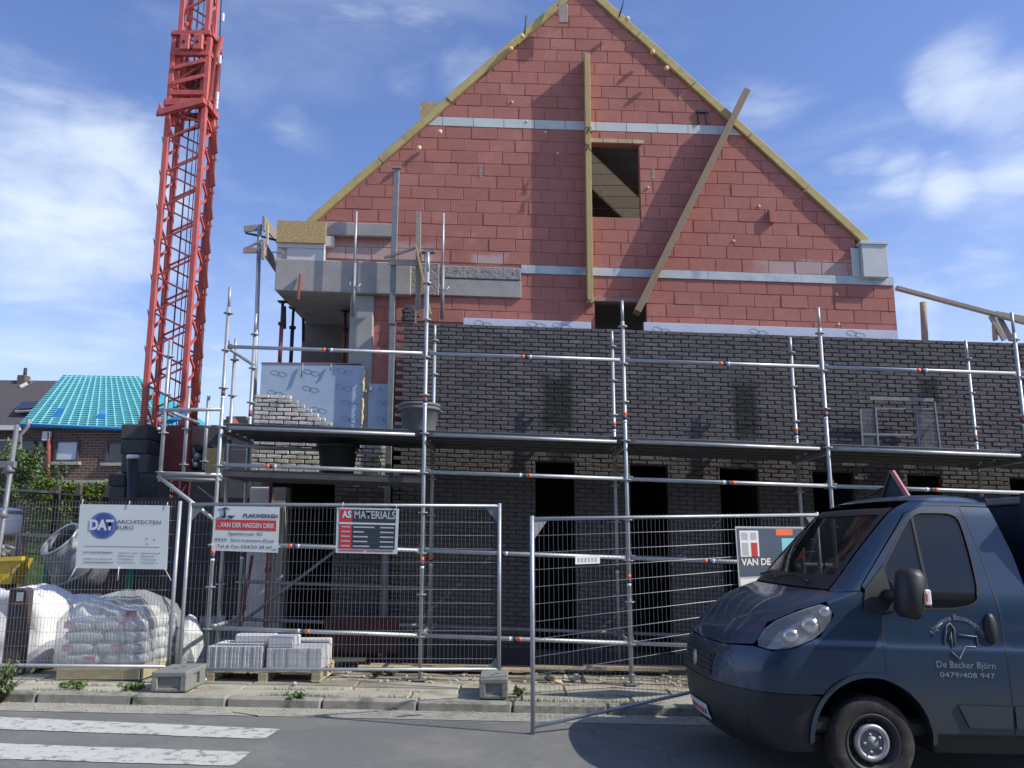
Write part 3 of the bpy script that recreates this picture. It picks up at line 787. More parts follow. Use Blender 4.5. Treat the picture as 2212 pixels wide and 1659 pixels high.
MB().bounds((-3.8, 12.3, -.1), (9.2, 17.0, .06)).build('ground_slab', M['concrete'], house)
# rods and boards on the ridge
pxbox('apex_board', M['grey_plank'], house, 1207, 8, 1227, 48, 12.16, 12.2, .004, False)
MB().beam(at(1206, 12, 12.2), at(1216, -12, 12.2), .03, .05).build('apex_board', M['grey_plank'], house)
MB().tube(at(1133, 78, 12.3), at(1137, 34, 12.3), .012, 6).build('ridge_rod', M['dark_steel'], house)
MB().tube(at(1337, 38, 12.3), at(1352, -12, 12.3), .012, 6).build('ridge_rod', M['dark_steel'], house)
a = at(911, 233, 14); b = at(975, 290, 14)
MB().bounds((a.x, 13.8, b.z), (b.x, 14.6, a.z)).build('roof_box', M['osb'], house)

# ================================================================== scaffold
Y1, Y2 = 10.6, 11.75
XS = [-3.73, -1.12, 1.45, 4.03, 6.57, 9.1]
sc = empty('scaffold', (1.4, 11.2, 0), 'galvanised tube scaffold with steel decks standing along the brick facade', 'scaffold')
random.seed(41)
ros_me = mesh_only(MB().lathe((0, 0, 0), [(.025, -.006), (.062, -.006), (.062, .006), (.025, .006)], 14, smooth=False), 'rosette', M['galv'])
def bands(p, d, parent, rev=False):
    cols = ['orange', 'navy', 'white']; 
    if rev: cols.reverse()
    for i, c in enumerate(cols):
        a = p + d * (.055 * i); w_ = .05 if c != 'white' else .03
        MB().tube(a, a + d * w_, .0262, 10).build('colour_band', M[c], parent)
def standard(x, y, top, band_h=None, foot=None):
    z0 = pave(x) - .02 if foot is None else foot
    zt = hz(x, top)
    o = MB().tube((x, y, z0 + .05), (x, y, zt - .28), .0245, 12).tube((x, y, zt - .28), (x, y, zt), .0195, 12).build('standard', M['galv'], sc)
    if foot is None:
        MB().tube((x, y, z0 + .008), (x, y, z0 + .12), .017, 8).box((x, y, z0 + .012), (.15, .15, .012)).lathe((x, y, z0 + .11), [(.02, 0), (.04, 0), (.04, .02), (.02, .02)], 8).build('base_jack', M['galv_dull'], o)
    h = .55 if foot is None else math.ceil((z0 + K * x - .05) / .5) * .5 + .05
    while h < top - .2:
        inst(ros_me, 'rosette', (x, y, hz(x, h)), o); h += .5
    if band_h:
        for b_ in band_h: bands(Vector((x, y, hz(x, b_))), Vector((0, 0, -1)), o)
    return o
tops1 = [4.91, 5.48, 4.90, 4.90, 4.92, 4.9]; tops2 = [4.86, 4.78, 4.78, 4.78, 4.82, 4.8]
for x, t1, t2 in zip(XS, tops1, tops2):
    standard(x, Y1, t1, (1.5, 3.55) if x < 1 or x > 3 else (1.38, 3.42))
    standard(x, Y2, t2, (1.5, 3.45))
def ledger(x0, x1, y, h, bt=None, r=.0245, rev=False, mt='galv'):
    g = .05
    o = MB().tube((x0 + g, y, hz(x0 + g, h)), (x1 - g, y, hz(x1 - g, h)), r, 12).build('ledger', M[mt], sc)
    for x, s in ((x0, 1), (x1, -1)):
        MB().cbox((x + s * .055, y, hz(x, h)), (.06, .035, .07), .008).box((x + s * .035, y, hz(x, h) + .03), (.012, .012, .10)).build('wedge_head', M['galv_dull'], o)
    if bt is not None:
        xb = x0 + (x1 - x0) * bt; bands(Vector((xb, y, hz(xb, h))), Vector((1, 0, -K)).normalized(), o, rev)
    return o
for i in range(5):
    a, b = XS[i], XS[i + 1]
    ledger(a, b, Y1, 4.10, .48); ledger(a, b, Y1, 2.56, .47 if i else .23, rev=bool(i)); ledger(a, b, Y1, 1.58, .36, rev=False); ledger(a, b, Y1, .56, .42, rev=True)
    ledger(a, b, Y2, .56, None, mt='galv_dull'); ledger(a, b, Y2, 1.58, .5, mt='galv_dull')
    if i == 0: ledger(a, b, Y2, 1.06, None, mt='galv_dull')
for i, x in enumerate(XS):
    for h in ((.56, 1.58, 2.98) + ((4.10, 2.42) if i in (0,) else ())):
        MB().tube((x, Y1 + .05, hz(x, h)), (x, Y2 - .05, hz(x, h)), .0245, 10).build('transom', M['galv'], sc)
    MB().cbox((x, (Y1 + Y2) / 2, hz(x, 2.985)), (.05, Y2 - Y1, .05), .006).build('deck_bearer', M['galv_dull'], sc)
    MB().cbox((x, Y2 + .11, hz(x, 2.985)), (.04, .24, .05), .006).build('console', M['galv_dull'], sc)
# diagonal brace in the first bay
MB().tube(at(528, 1340, Y2), at(726, 1188, Y2 - .02), .022, 10).build('brace', M['galv_dull'], sc)
# steel decks: long planks with turned-down lips
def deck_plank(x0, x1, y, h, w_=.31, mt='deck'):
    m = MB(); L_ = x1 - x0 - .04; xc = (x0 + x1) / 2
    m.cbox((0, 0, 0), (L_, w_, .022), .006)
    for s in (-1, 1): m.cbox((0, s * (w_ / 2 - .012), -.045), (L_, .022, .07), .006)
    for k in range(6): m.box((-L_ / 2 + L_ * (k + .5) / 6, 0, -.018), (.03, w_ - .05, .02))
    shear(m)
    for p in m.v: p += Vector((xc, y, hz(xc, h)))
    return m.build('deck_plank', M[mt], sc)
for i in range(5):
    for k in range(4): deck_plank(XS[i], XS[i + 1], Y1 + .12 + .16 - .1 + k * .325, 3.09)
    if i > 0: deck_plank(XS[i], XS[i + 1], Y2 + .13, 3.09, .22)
    e = MB(); g = .12
    e.tube((XS[i] + g, Y1 - .035, hz(XS[i], 3.03)), (XS[i + 1] - g, Y1 - .035, hz(XS[i + 1], 3.03)), .022, 10).build('deck_edge_tube', M['galv'], sc)
    MB().cbox(((XS[i] + XS[i + 1]) / 2, Y1 + .0, hz((XS[i] + XS[i + 1]) / 2, 3.12)), (2.4, .03, .05), .004).build('toe_rail', M['deck'], sc) if False else None
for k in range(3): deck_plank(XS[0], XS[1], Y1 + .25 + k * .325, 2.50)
for v0, v1, u0, u1, Y in ((1018, 1023, 480, 700, 11.1), (1028, 1033, 480, 695, 11.3)):
    MB().tube(at(u0, v0, Y), at(u1, v1, Y), .022, 10).build('loose_tube', M['galv'], sc)
MB().tube(at(495, 961, 11.2), at(800, 980, 11.2), .022, 10).build('side_rail', M['galv'], sc)
# ladder of brackets at the left end
standard(at(499, 900, 11.2).x, 11.2, 4.35, (3.0,))
MB().tube((-3.73, Y1, hz(-3.73, 4.1)), (-3.73, Y2, hz(-3.73, 4.1)), .024, 10).build('end_rail', M['galv'], sc)
# wing bracket on the left
xw = at(345, 900, Y1).x
def wpole(u, vt, vb, Y, bandv=None):
    a = at(u, vb, Y); x = a.x; t = at(u, vt, Y)
    o = MB().tube((x, Y, a.z), (x, Y, t.z), .0245, 12).build('standard', M['galv'], sc)
    k = 0
    while a.z + .15 + .5 * k < t.z - .1:
        inst(ros_me, 'rosette', (x, Y, a.z + .12 + .5 * k), o); k += 1
    if bandv: bands(at(u, bandv, Y), Vector((0, 0, -1)), o)
wpole(345, 735, 1040, Y1, 905); wpole(396, 838, 1022, 11.6); wpole(440, 855, 1015, 11.7)
MB().tube(at(346, 886, Y1), at(478, 884, Y1), .0245, 12).build('guard_rail', M['galv'], sc)
MB().tube(at(352, 884, Y1 + .02), at(430, 914, 11.6), .022, 10).build('guard_rail', M['galv'], sc)
MB().tube(at(342, 1022, Y1), at(478, 1026, Y1), .0245, 12).build('wing_ledger', M['galv'], sc)
MB().tube(at(342, 1033, Y1), at(478, 1037, Y1), .02, 12).build('wing_ledger', M['galv_dull'], sc)
MB().tube(at(341, 1028, Y1), at(470, 1128, Y1), .0245, 12).build('wing_brace', M['galv'], sc)
MB().tube(at(430, 1050, 11.6), at(492, 1100, 11.6), .022, 12).build('wing_brace', M['galv_dull'], sc)
for k in range(3):
    xa, xb = xw, -3.78; y = Y1 + .25 + k * .34
    m = MB().cbox(((xa + xb) / 2, y, at(400, 1024, Y1).z), (xb - xa, .32, .05), .008); m.build('wing_plank', M['grey_plank'], sc)
lvl = empty('blue_level_board', at(375, 906, 11.0), 'blue and white striped batten lying across the left scaffold bracket', 'board')
a, b = at(351, 918, 10.9), at(399, 896, 11.3)
MB().beam(a, b, .02, .07).build('batten', M['window_blue'], lvl); MB().beam(a + Vector((0, -.012, 0)), b + Vector((0, -.012, 0)), .008, .022).build('stripe', M['white'], lvl)
# wire mesh panel leaning on the wall above the deck
mg = empty('wire_mesh_guard', at(1945, 970, 11.9), 'pale wire mesh guard frame leaning on the brick wall above the deck', 'mesh guard')
GY = 11.95
def gbar(u0, v0, u1, v1, t=.03, mt='galv_dull'): return MB().beam(at(u0, v0, GY), at(u1, v1, GY), .025, t).build('frame_bar', M[mt], mg)
gbar(1878, 860, 2016, 864, .05); gbar(1858, 884, 1864, 970); gbar(2018, 868, 2031, 968); gbar(1891, 880, 1897, 968); gbar(1978, 882, 1986, 966, .02); gbar(1864, 938, 1985, 940, .03); gbar(1893, 882, 2015, 884, .02)
gbar(1866, 968, 2030, 970, .02)
m = MB()
for k in range(60):
    t = k / 59
    if .2 < t < .72: continue
    m.beam(at(1860 + 160 * t, 882, GY), at(1866 + 164 * t, 968, GY), .004, .004)
for k in range(34):
    t = k / 33; m.beam(at(1859 + 6 * t, 884 + 86 * t, GY), at(1891 + 6 * t, 884 + 86 * t, GY), .003, .003); m.beam(at(1980 + 6 * t, 884 + 86 * t, GY), at(2019 + 12 * t, 884 + 86 * t, GY), .003, .003)
tag(m.build('mesh_wire', M['galv_dull'], mg), kind='stuff')

# ================================================================== tubs on the decks
def tub(name, c, r, h, mt, label, n_rim=1, group='mortar tubs on the scaffold'):
    t = empty(name, c, label, 'tub', group)
    c = Vector(c)
    prof = [(0, .004), (r * .78, .004), (r * .80, .02), (r * .97, h * .86), (r, h * .87), (r * 1.06, h * .88), (r * 1.08, h * .97), (r * 1.04, h), (r * .98, h * .99), (r * .95, h * .85), (r * .76, .04), (0, .035)]
    MB().lathe(c, prof, 36).build('body', mt, t)
    for k in range(n_rim - 1):
        z = h * (1.0 + .14 * (k + 1))
        MB().lathe(c, [(r * .96, z - h * .12), (r * 1.05, z - h * .11), (r * 1.08, z - h * .03), (r * 1.04, z), (r * .97, z - h * .01), (r * .95, z - h * .12)], 36).build('nested_rim', mt, t)
    for s in (-1, 1):
        MB().ptube([c + Vector((s * r * 1.05, -.06, h * .9)), c + Vector((s * r * 1.16, -.05, h * .84)), c + Vector((s * r * 1.16, .05, h * .84)), c + Vector((s * r * 1.05, .06, h * .9))], .012, 6).build('handle', mt, t)
    return t
a = at(905, 932, 11.2); zz = hz(a.x, 3.105)
tub('mortar_tub', (a.x, 11.2, zz), .265, .36, M['grey_plastic'], 'stack of two grey mortar tubs on the upper scaffold deck', 2)
a = at(729, 1004, 11.25)
tub('mortar_tub', (a.x, 11.25, hz(a.x, 2.512)), .27, .43, M['black_plastic'], 'black mortar tub on the lower left scaffold deck')

# ================================================================== planks, laths and props on the house front
M['brown_plank'] = mat('brown_plank', (.30, .215, .14), .8, var=.2, scale=7, bump=.2, bscale=60, stretch=(6, 6, 1.2))
def lean(name, label, cat, p, q, w_, t, mt, up=(0, 1, 0), group=None):
    o = MB().beam(p, q, w_, t, up, .004).build(name, mt); return tag(o, label, cat, group)
pa, pb = at(1268, 117, 12.16), at(1278, 655, 12.16)
lean('timber_plank', 'upright yellow plank set edge-on against the gable beside the attic window', 'plank', Vector((pb.x - .02, 12.225, pb.z)), Vector((pa.x, 12.225, pa.z)), .085, .215, M['plank'], (0, 1, 0))
for u, v in ((1272, 278), (1270, 315), (1273, 650)):
    c = at(u, v, 12.10); m = MB()
    for s in (-1, 1): m.ptube([c + Vector((s * .05, .12, .06)), c + Vector((s * .02, -.02, .02)), c + Vector((-s * .04, -.03, -.10))], .009, 6)
    tag(m.build('wire_clamp', M['dark_steel']), 'dark wire clamp ' + {278: 'near the pale band', 315: 'at the attic window head', 650: 'at the foot'}[v] + ' of the upright gable plank', 'clamp', 'clamps on the gable plank')
pa, pb = at(1611, 200, 12.2), at(1375, 676, 12.2)
lean('timber_plank', 'long grey-brown plank leaning diagonally across the right gable slope', 'plank', pb, pa, .105, .25, M['brown_plank'], (0, 1, 0))
GP = 'bricklayer profile laths along the left facade'
def lath(u0, v0, u1, v1, Y, w_, label, mt='grey_plank', t=.05):
    return lean('profile_lath', label, 'lath', at(u1, v1, Y), at(u0, v0, Y), w_, t, M[mt], (0, 1, 0), GP)
lath(857, 364, 846, 700, 12.02, .085, 'tall grey profile board rising past the eaves at the brick corner', 'galv_dull'); 
lath(848, 705, 826, 1425, 12.03, .085, 'grey profile board running down the brick corner to the ground', 'galv_dull')
pxb = at(857, 363, 12.0); tag(MB().cbox(pxb, (.15, .06, .02), .003).build('cross_piece', M['grey_plank']), 'short cross piece nailed on top of the tall profile board', 'board')
lath(904, 458, 903, 668, 12.0, .075, 'short pale lath beside the bracket at the brick corner', 'grey_plank')
lath(924, 545, 920, 690, 11.95, .07, 'pale post with a cap plate at the second scaffold pole', 'galv')
tag(MB().cbox(at(925, 545, 11.95), (.21, .1, .03), .004).build('cap_plate', M['galv_dull']), 'flat cap plate on the pale post by the second scaffold pole', 'plate')
def prop_tube(u0, v0, u1, v1, Y, label):
    t = empty('push_pull_prop', at(u1, v1, Y), label, 'prop', 'thin steel props on the left facade')
    a, b = at(u0, v0, Y), at(u1, v1, Y)
    MB().tube(b + (a - b) * .42, a, .018, 8).build('inner_tube', M['galv'], t); MB().tube(b, b + (a - b) * .5, .03, 10).build('outer_tube', M['galv_dull'], t)
    c = b + (a - b) * .3; MB().ptube([c + Vector((-.03, 0, .1)), c + Vector((-.06, -.02, -.02)), c + Vector((.06, -.02, -.06)), c + Vector((.1, 0, .0))], .01, 6).build('handle', M['galv'], t)
prop_tube(770, 457, 762, 682, 12.05, 'thin steel prop in front of the concrete column')
prop_tube(958, 461, 955, 689, 12.12, 'thin steel prop to the right of the pale capped post')
lean('timber_batten', 'brown batten slanting down from the bracket beside the brick corner', 'batten', at(930, 680, 11.95), at(898, 530, 11.9), .03, .06, M['plank'])
lean('timber_batten', 'weathered horizontal board nailed to the profile boards below the eaves', 'batten', at(838, 566, 11.98), at(903, 568, 11.95), .03, .09, M['grey_plank'], (0, 0, 1))
lean('timber_batten', 'thin strut rising to the right above the nailed horizontal board', 'batten', at(830, 557, 11.98), at(896, 536, 11.9), .03, .04, M['grey_plank'], (0, 0, 1))
lean('timber_batten', 'short red-brown strut standing on the cantilever beam', 'batten', at(644, 648, 12.12), at(649, 592, 12.16), .03, .05, M['red_prop'])
lean('timber_offcut', 'offcut of timber hanging at the toothed brick corner', 'batten', at(898, 700, 11.98), at(899, 650, 11.98), .03, .055, M['grey_plank'])
# plank bracket hanging out at the far left of the eaves
bk = empty('edge_bracket', at(565, 560, 12.2), 'cluster of weathered boards bracketed off the left eaves corner', 'bracket')
def bb(name, u0, v0, Y0, u1, v1, Y1_, w_, t, mt='grey_plank', up=(0, 0, 1)): MB().beam(at(u0, v0, Y0), at(u1, v1, Y1_), w_, t, up, .003).build(name, M[mt], bk)
bb('side_board', 569, 478, 12.0, 600, 515, 14.0, .03, .18); bb('side_board', 570, 535, 12.0, 598, 578, 13.6, .03, .2)
bb('cross_board', 526, 541, 12.2, 570, 541, 12.2, .03, .09); bb('cross_board', 527, 495, 12.4, 566, 491, 12.4, .03, .1)
bb('strut', 533, 536, 12.2, 568, 518, 12.2, .03, .035); bb('strut', 530, 503, 12.4, 575, 513, 12.4, .03, .03, 'dark_steel')
bb('strut', 570, 512, 12.3, 597, 519, 12.4, .03, .03, 'dark_steel'); bb('strut', 575, 545, 12.3, 612, 545, 12.15, .02, .02, 'galv')
bb('upright', 571, 470, 12.0, 571, 500, 12.0, .03, .05); bb('upright', 578, 485, 12.05, 577, 530, 12.05, .03, .05, 'raw_timber', (0, 1, 0))
bb('upright', 569, 525, 12.0, 568, 560, 12.0, .04, .05, 'grey_plank', (0, 1, 0))
tag(MB().tube(at(543, 1060, 12.4), at(561, 490, 12.4), .034, 12).build('guard_post', M['galv']), 'slim grey post carrying the board bracket at the left eaves corner', 'post')
# slab props in the recess
def slab_prop(u, v0, v1, Y, label, mt):
    t = empty('slab_prop', at(u, v1, Y), label, 'prop', 'steel props under the cantilever slab')
    a, b = at(u, v0, Y), at(u, v1, Y); a.x = b.x
    MB().tube(b, b + (a - b) * .62, .032, 10).build('outer_tube', M[mt], t); MB().tube(b + (a - b) * .6, a, .024, 10).build('inner_tube', M['dark_steel'], t)
    MB().lathe(b + (a - b) * .62, [(.03, 0), (.055, 0), (.055, .04), (.03, .04)], 10).build('collar', M['dark_steel'], t)
    MB().box(a, (.14, .14, .012)).build('head_plate', M['dark_steel'], t)
slab_prop(604, 652, 785, 12.45, 'red slab prop nearest the corner under the cantilever beam', 'red_prop')
slab_prop(628, 665, 785, 13.2, 'dark slab prop, second from the corner under the cantilever beam', 'dark_steel')
slab_prop(742, 672, 785, 13.0, 'brown slab prop standing deep inside the recess by the column', 'red_prop')
for (u, v0, v1, Y, lab) in ((615, 662, 710, 12.9, 'dark rod hanging between the first two slab props'), (655, 688, 738, 13.6, 'dark rod hanging at the rear edge of the recess')):
    tag(MB().tube(at(u, v0, Y), at(u, v1, Y), .025, 8).build('hanging_rod', M['dark_steel']), lab, 'rod')
# single-storey end on the right: leaning timber, post and frame
lean('timber_beam', 'long grey beam sloping down to the right from the gable corner', 'beam', at(1936, 622, 12.4), at(2235, 702, 12.4), .06, .085, M['grey_plank'])
lean('timber_beam', 'flat board crossing at the right end of the sloping beam', 'beam', at(2150, 676, 12.45), at(2250, 694, 12.45), .05, .07, M['grey_plank'])
tag(MB().tube(at(1998, 735, 12.6), at(1994, 653, 12.6), .05, 10).build('pipe_post', M['grey_plank']), 'round grey post standing behind the right wall top', 'post')
fr = empty('trestle', at(2165, 735, 12.4), 'grey timber trestle legs standing on the right wall top', 'trestle')
MB().beam(at(2140, 682, 12.4), at(2170, 735, 12.4), .04, .07).build('leg', M['grey_plank'], fr); MB().beam(at(2158, 685, 12.5), at(2185, 735, 12.5), .04, .07).build('leg', M['grey_plank'], fr)
MB().beam(at(2148, 700, 12.45), at(2150, 735, 12.45), .04, .08, (0, 1, 0)).build('leg', M['grey_plank'], fr)

# ================================================================== tower crane
cr = empty('tower_crane', (-6.75, 16.4, 0), 'red lattice mast of a construction crane left of the house', 'crane')
xa, xb, ya, yb = -7.14, -6.40, 16.0, 16.5
z0, zc, ztop = 1.9, 12.0, 19.0
def chord(x, y, z0, z1, s): MB().cbox((x, y, (z0 + z1) / 2), (s, s, z1 - z0), .008).build('chord', M['crane'], cr)
for x in (xa, xb):
    for y in (ya, yb): chord(x, y, z0, zc + .2, .105)
def lattice(x0, x1, y0, y1, za, zb, st, w_):
    k = 0; z = za
    while z < zb - .05:
        z2 = min(z + st / 2, zb); L_, Rr = (0, 1) if k % 2 == 0 else (1, 0)
        for face in range(4):
            if face == 0: p, q = (x0, y0 - .0), (x1, y0 - .0)
            elif face == 1: p, q = (x1, y0), (x1, y1)
            elif face == 2: p, q = (x1, y1), (x0, y1)
            else: p, q = (x0, y1), (x0, y0)
            a = (p, q)[L_]; b = (p, q)[Rr]
            MB().beam((a[0], a[1], z), (b[0], b[1], z2), .035, w_, (0, 1, .2)).build('lattice_bar', M['crane'], cr)
        z = z2; k += 1
lattice(xa, xb, ya, yb, 2.5, 10.5, .74, .048)
# spikes and clips on the left and right edges
k = 0; z = 3.2
while z < 10.6:
    MB().prism([(xa - .055, ya - .02, z), (xa - .10, ya - .02, z + .10), (xa - .055, ya - .02, z - .12)], (0, .03, 0)).build('step_plate', M['crane_dark'], cr)
    zz = z + .25
    MB().prism([(xb + .08, yb - .1, zz - .36), (xb + .17, yb - .1, zz - .30), (xb + .10, yb - .1, zz + .2), (xb + .02, yb - .1, zz + .14)], (0, .05, 0)).build('ladder_plate', M['crane_dark'], cr)
    MB().beam((xb + .03, yb - .05, zz + .25), (xb + .15, yb - .05, zz + .30), .03, .05).build('ladder_rung', M['crane'], cr)
    z += .74
MB().cbox((xb + .11, yb - .06, 6.7), (.035, .05, 7.2), .004).build('ladder_rail', M['crane_dark'], cr)
# inner telescopic mast above the collar
xi0, xi1, yi0, yi1 = -7.05, -6.49, 16.06, 16.44
for x in (xi0, xi1):
    for y in (yi0, yi1): MB().cbox((x, y, (10.22 + ztop) / 2), (.10, .10, ztop - 10.22), .006).build('upper_chord', M['crane'], cr)
lattice(xi0, xi1, yi0, yi1, 12.12, ztop, .74, .055)
lattice(xi0, xi1, yi0, yi1, 10.32, 12.12, .9, .055)
def frame(z, o, hgt, mt='crane'):
    m = MB(); X0, X1, A, B = xa - o, xb + o, ya - o, yb + o
    m.bounds((X0, A - .05, z), (X1, A + .05, z + hgt)); m.bounds((X0, B - .05, z), (X1, B + .05, z + hgt))
    m.bounds((X0 - .05, A, z + .004), (X0 + .05, B, z + hgt - .004)); m.bounds((X1 - .05, A, z + .004), (X1 + .05, B, z + hgt - .004))
    m.build('collar_frame', M[mt], cr)
frame(10.62, .05, .14); frame(10.87, .01, .10); frame(11.77, .02, .09); frame(12.24, .03, .09)
MB().beam((xa - .12, ya - .15, 10.40), (xb + .06, ya - .2, 10.64), .10, .12).build('collar_arm', M['crane'], cr)
MB().prism([(xa - .19, ya - .16, 10.34), (xa - .04, ya - .16, 10.38), (xa - .14, ya - .16, 10.64)], (0, .06, 0)).build('collar_gusset', M['crane'], cr)
for dx in (.18, .46):
    MB().cbox((xa + dx + .08, ya - .08, 12.04), (.21, .10, .36), .02).build('guide_shoe', M['crane'], cr); MB().lathe((xa + dx + .08, ya - .14, 12.04), [(0, 0), (.035, 0), (.035, .05)], 10, (0, 1, 0)).build('guide_bolt', M['dark_steel'], cr)
MB().cbox(((xa + xb) / 2, yb - .05, 11.37), (.7, .06, .7), .01).build('guide_plate', M['crane_dark'], cr)
for s in (.05, .3): MB().beam((xb + .05, ya + s, 10.72), (xb + .10, ya + s + .1, 12.12), .05, .08, (0, 1, 0)).build('collar_side', M['crane_dark'], cr)
MB().beam((xb + .08, ya + .2, 11.82), (xb + .16, ya + .25, 12.37), .05, .12, (0, 1, 0)).build('collar_side', M['crane'], cr)
for i, z in enumerate((10.77, 11.82, 12.82, 10.97)): MB().cbox((xb + .17, ya + .2, z), (.05, .05, .2), .01).build('limit_switch', M['white'], cr)
for z in (11.12, 11.47, 11.87): MB().beam((xa + .05, ya - .06, z), (xb - .05, ya - .06, z + .18), .04, .08).build('collar_bar', M['crane'], cr)
# hoist ropes
for (u0, v0, Y0, u1, v1, Y1_) in ((475, 120, 16.9, 431, 870, 16.9), (478, 125, 17.0, 424, 880, 17.0), (470, 240, 17.1, 418, 890, 17.1)):
    MB().tube(at(u0, v0, Y0), at(u1, v1, Y1_), .008, 5).build('hoist_rope', M['cable'], cr)
for dx, r in ((.30, .016), (.42, .010), (.5, .01)):
    MB().tube((xa + dx, 16.35, 2.4), (xa + dx, 16.35, ztop), r, 6).build('hoist_rope', M['cable'], cr)
a = at(474, 122, 16.9); MB().tube(at(474, 96, 16.9), Vector((-6.4, 16.4, 14.5)), .012, 5).build('hoist_rope', M['cable'], cr)
MB().lathe(at(474, 122, 16.9), [(0, -.03), (.07, -.03), (.05, 0), (.07, .03), (0, .03)], 12, (0, 1, 0)).build('sheave', M['dark_steel'], cr)
# base: turntable, slew frame, winch with motor, jack legs
MB().cbox((-6.75, 16.35, 1.75), (1.15, 1.1, .5), .04).build('slew_frame', M['crane_dark'], cr)
MB().lathe((-6.75, 16.35, 1.1), [(0, 0), (.6, 0), (.6, .2), (.45, .22), (.45, .42), (0, .42)], 28).build('slew_ring', M['crane_dark'], cr)
MB().cbox((-6.75, 16.3, .75), (2.4, .4, .5), .03).build('base_beam', M['crane_dark'], cr); MB().cbox((-6.75, 16.3, .752), (.4, 2.4, .46), .03).build('base_beam', M['crane_dark'], cr)
for sx in (-1, 1):
    for sy in (-1, 1):
        MB().tube((-6.75 + sx * 1.1, 16.3 + sy * .9, 0), (-6.75 + sx * 1.1, 16.3 + sy * .9, .9), .07, 10).box((-6.75 + sx * 1.1, 16.3 + sy * .9, .1), (.4, .4, .1)).build('jack_leg', M['crane_dark'], cr)
MB().beam((xa + .05, ya, 1.9), (xa - .15, ya - .1, 2.7), .1, .14, (0, 1, 0)).build('foot_strut', M['crane'], cr)
MB().beam((xb, ya, 1.9), (xb + .1, ya - .1, 2.4), .1, .14, (0, 1, 0)).build('foot_strut', M['crane'], cr)
pxbox('winch_panel', M['crane_dark'], cr, 350, 918, 408, 1018, 15.7, 16.3, .02, False)
w_ = pxbox('winch_housing', M['dark_steel'], cr, 409, 960, 455, 1016, 15.9, 16.4, .04, False)
for (u, v, s, mt) in ((418, 975, .10, 'galv_dull'), (425, 985, .08, 'galv'), (412, 995, .06, 'white'), (430, 968, .09, 'dark_steel'), (405, 1003, .07, 'galv_dull'), (422, 1003, .05, 'white')):
    MB().lathe(at(u, v, 15.85), [(0, -.1), (s, -.1), (s, 0), (s * .6, .05), (0, .05)], 12, (.3, -1, .2)).build('winch_motor', M[mt], cr)
# ballast blocks stacked behind the mast base
random.seed(9); GB = 'concrete ballast blocks at the crane base'
labs = iter(['topmost ballast block beside the crane mast, lit on its left face', 'second ballast block from the top beside the crane mast', 'third ballast block from the top beside the crane mast', 'lowest ballast block of the tall pile beside the crane mast'])
for i, (v0, v1, du) in enumerate(((916, 948, 0), (949, 980, -1), (981, 1022, 1), (1023, 1325, -2))):
    o = pxbox('ballast_block', M['ballast'], None, 262 + du, v0, 318 + du, v1, 15.2, 16.0 - .05 * i, .02, False); tag(o, next(labs), 'concrete block', GB)
labs = iter(['upper block of the short ballast pile left of the crane', 'middle block of the short ballast pile left of the crane', 'lowest block of the short ballast pile left of the crane'])
for v0, v1 in ((1024, 1050), (1051, 1078), (1079, 1330)):
    tag(pxbox('ballast_block', M['ballast'], None, 234, v0, 268, v1, 15.0, 15.6, .02, False), next(labs), 'concrete block', GB)
t = empty('black_drum_pipe', at(285, 1075, 14.8), 'black upright pipe with a white lid before the ballast blocks', 'pipe')
MB().tube(at(285, 1325, 14.8), at(287, 990, 14.8), .09, 16).build('pipe', M['black_plastic'], t); MB().lathe(at(287, 989, 14.8), [(0, .06), (.10, .05), (.11, 0), (.09, -.02)], 16).build('lid', M['white'], t)
tag(pxbox('timber_sheet', M['plank'], None, 446, 968, 482, 1023, 15.0, 15.05, .004, False), 'pale yellow timber sheet standing behind the left scaffold end', 'sheet')

# ================================================================== lettering
def lettering(name, s, org, right, up, h, mt, parent, width=None, align='LEFT', bold=0.0, shear_=0.0, arc=None):
    cu = bpy.data.curves.new('text', 'FONT'); cu.body = s; cu.size = 1.0; cu.fill_mode = 'FRONT'; cu.resolution_u = 3; cu.offset = bold; cu.shear = shear_
    ob = bpy.data.objects.new('text', cu); COL.objects.link(ob)
    bpy.context.view_layer.update()
    me = bpy.data.meshes.new_from_object(ob.evaluated_get(bpy.context.evaluated_depsgraph_get()))
    bpy.data.objects.remove(ob); bpy.data.curves.remove(cu)
    xs = [v.co.x for v in me.vertices]; x0, x1 = min(xs), max(xs)
    sy = h / .72; sx = sy if width is None else width / (x1 - x0)
    off = x0 if align == 'LEFT' else (x0 + x1) / 2
    right = Vector(right).normalized(); up = Vector(up).normalized(); org = Vector(org); base = wloc(parent)
    for v in me.vertices:
        lx, ly = (v.co.x - off) * sx, v.co.y * sy
        if arc:
            a = -lx / arc; p = org + right * (-(arc + ly) * math.sin(a)) + up * ((arc + ly) * math.cos(a) - arc)
        else: p = org + right * lx + up * ly
        v.co = p - base
    me.materials.clear(); me.materials.append(mt)
    o = bpy.data.objects.new(name, me); COL.objects.link(o); o.parent = parent
    return o
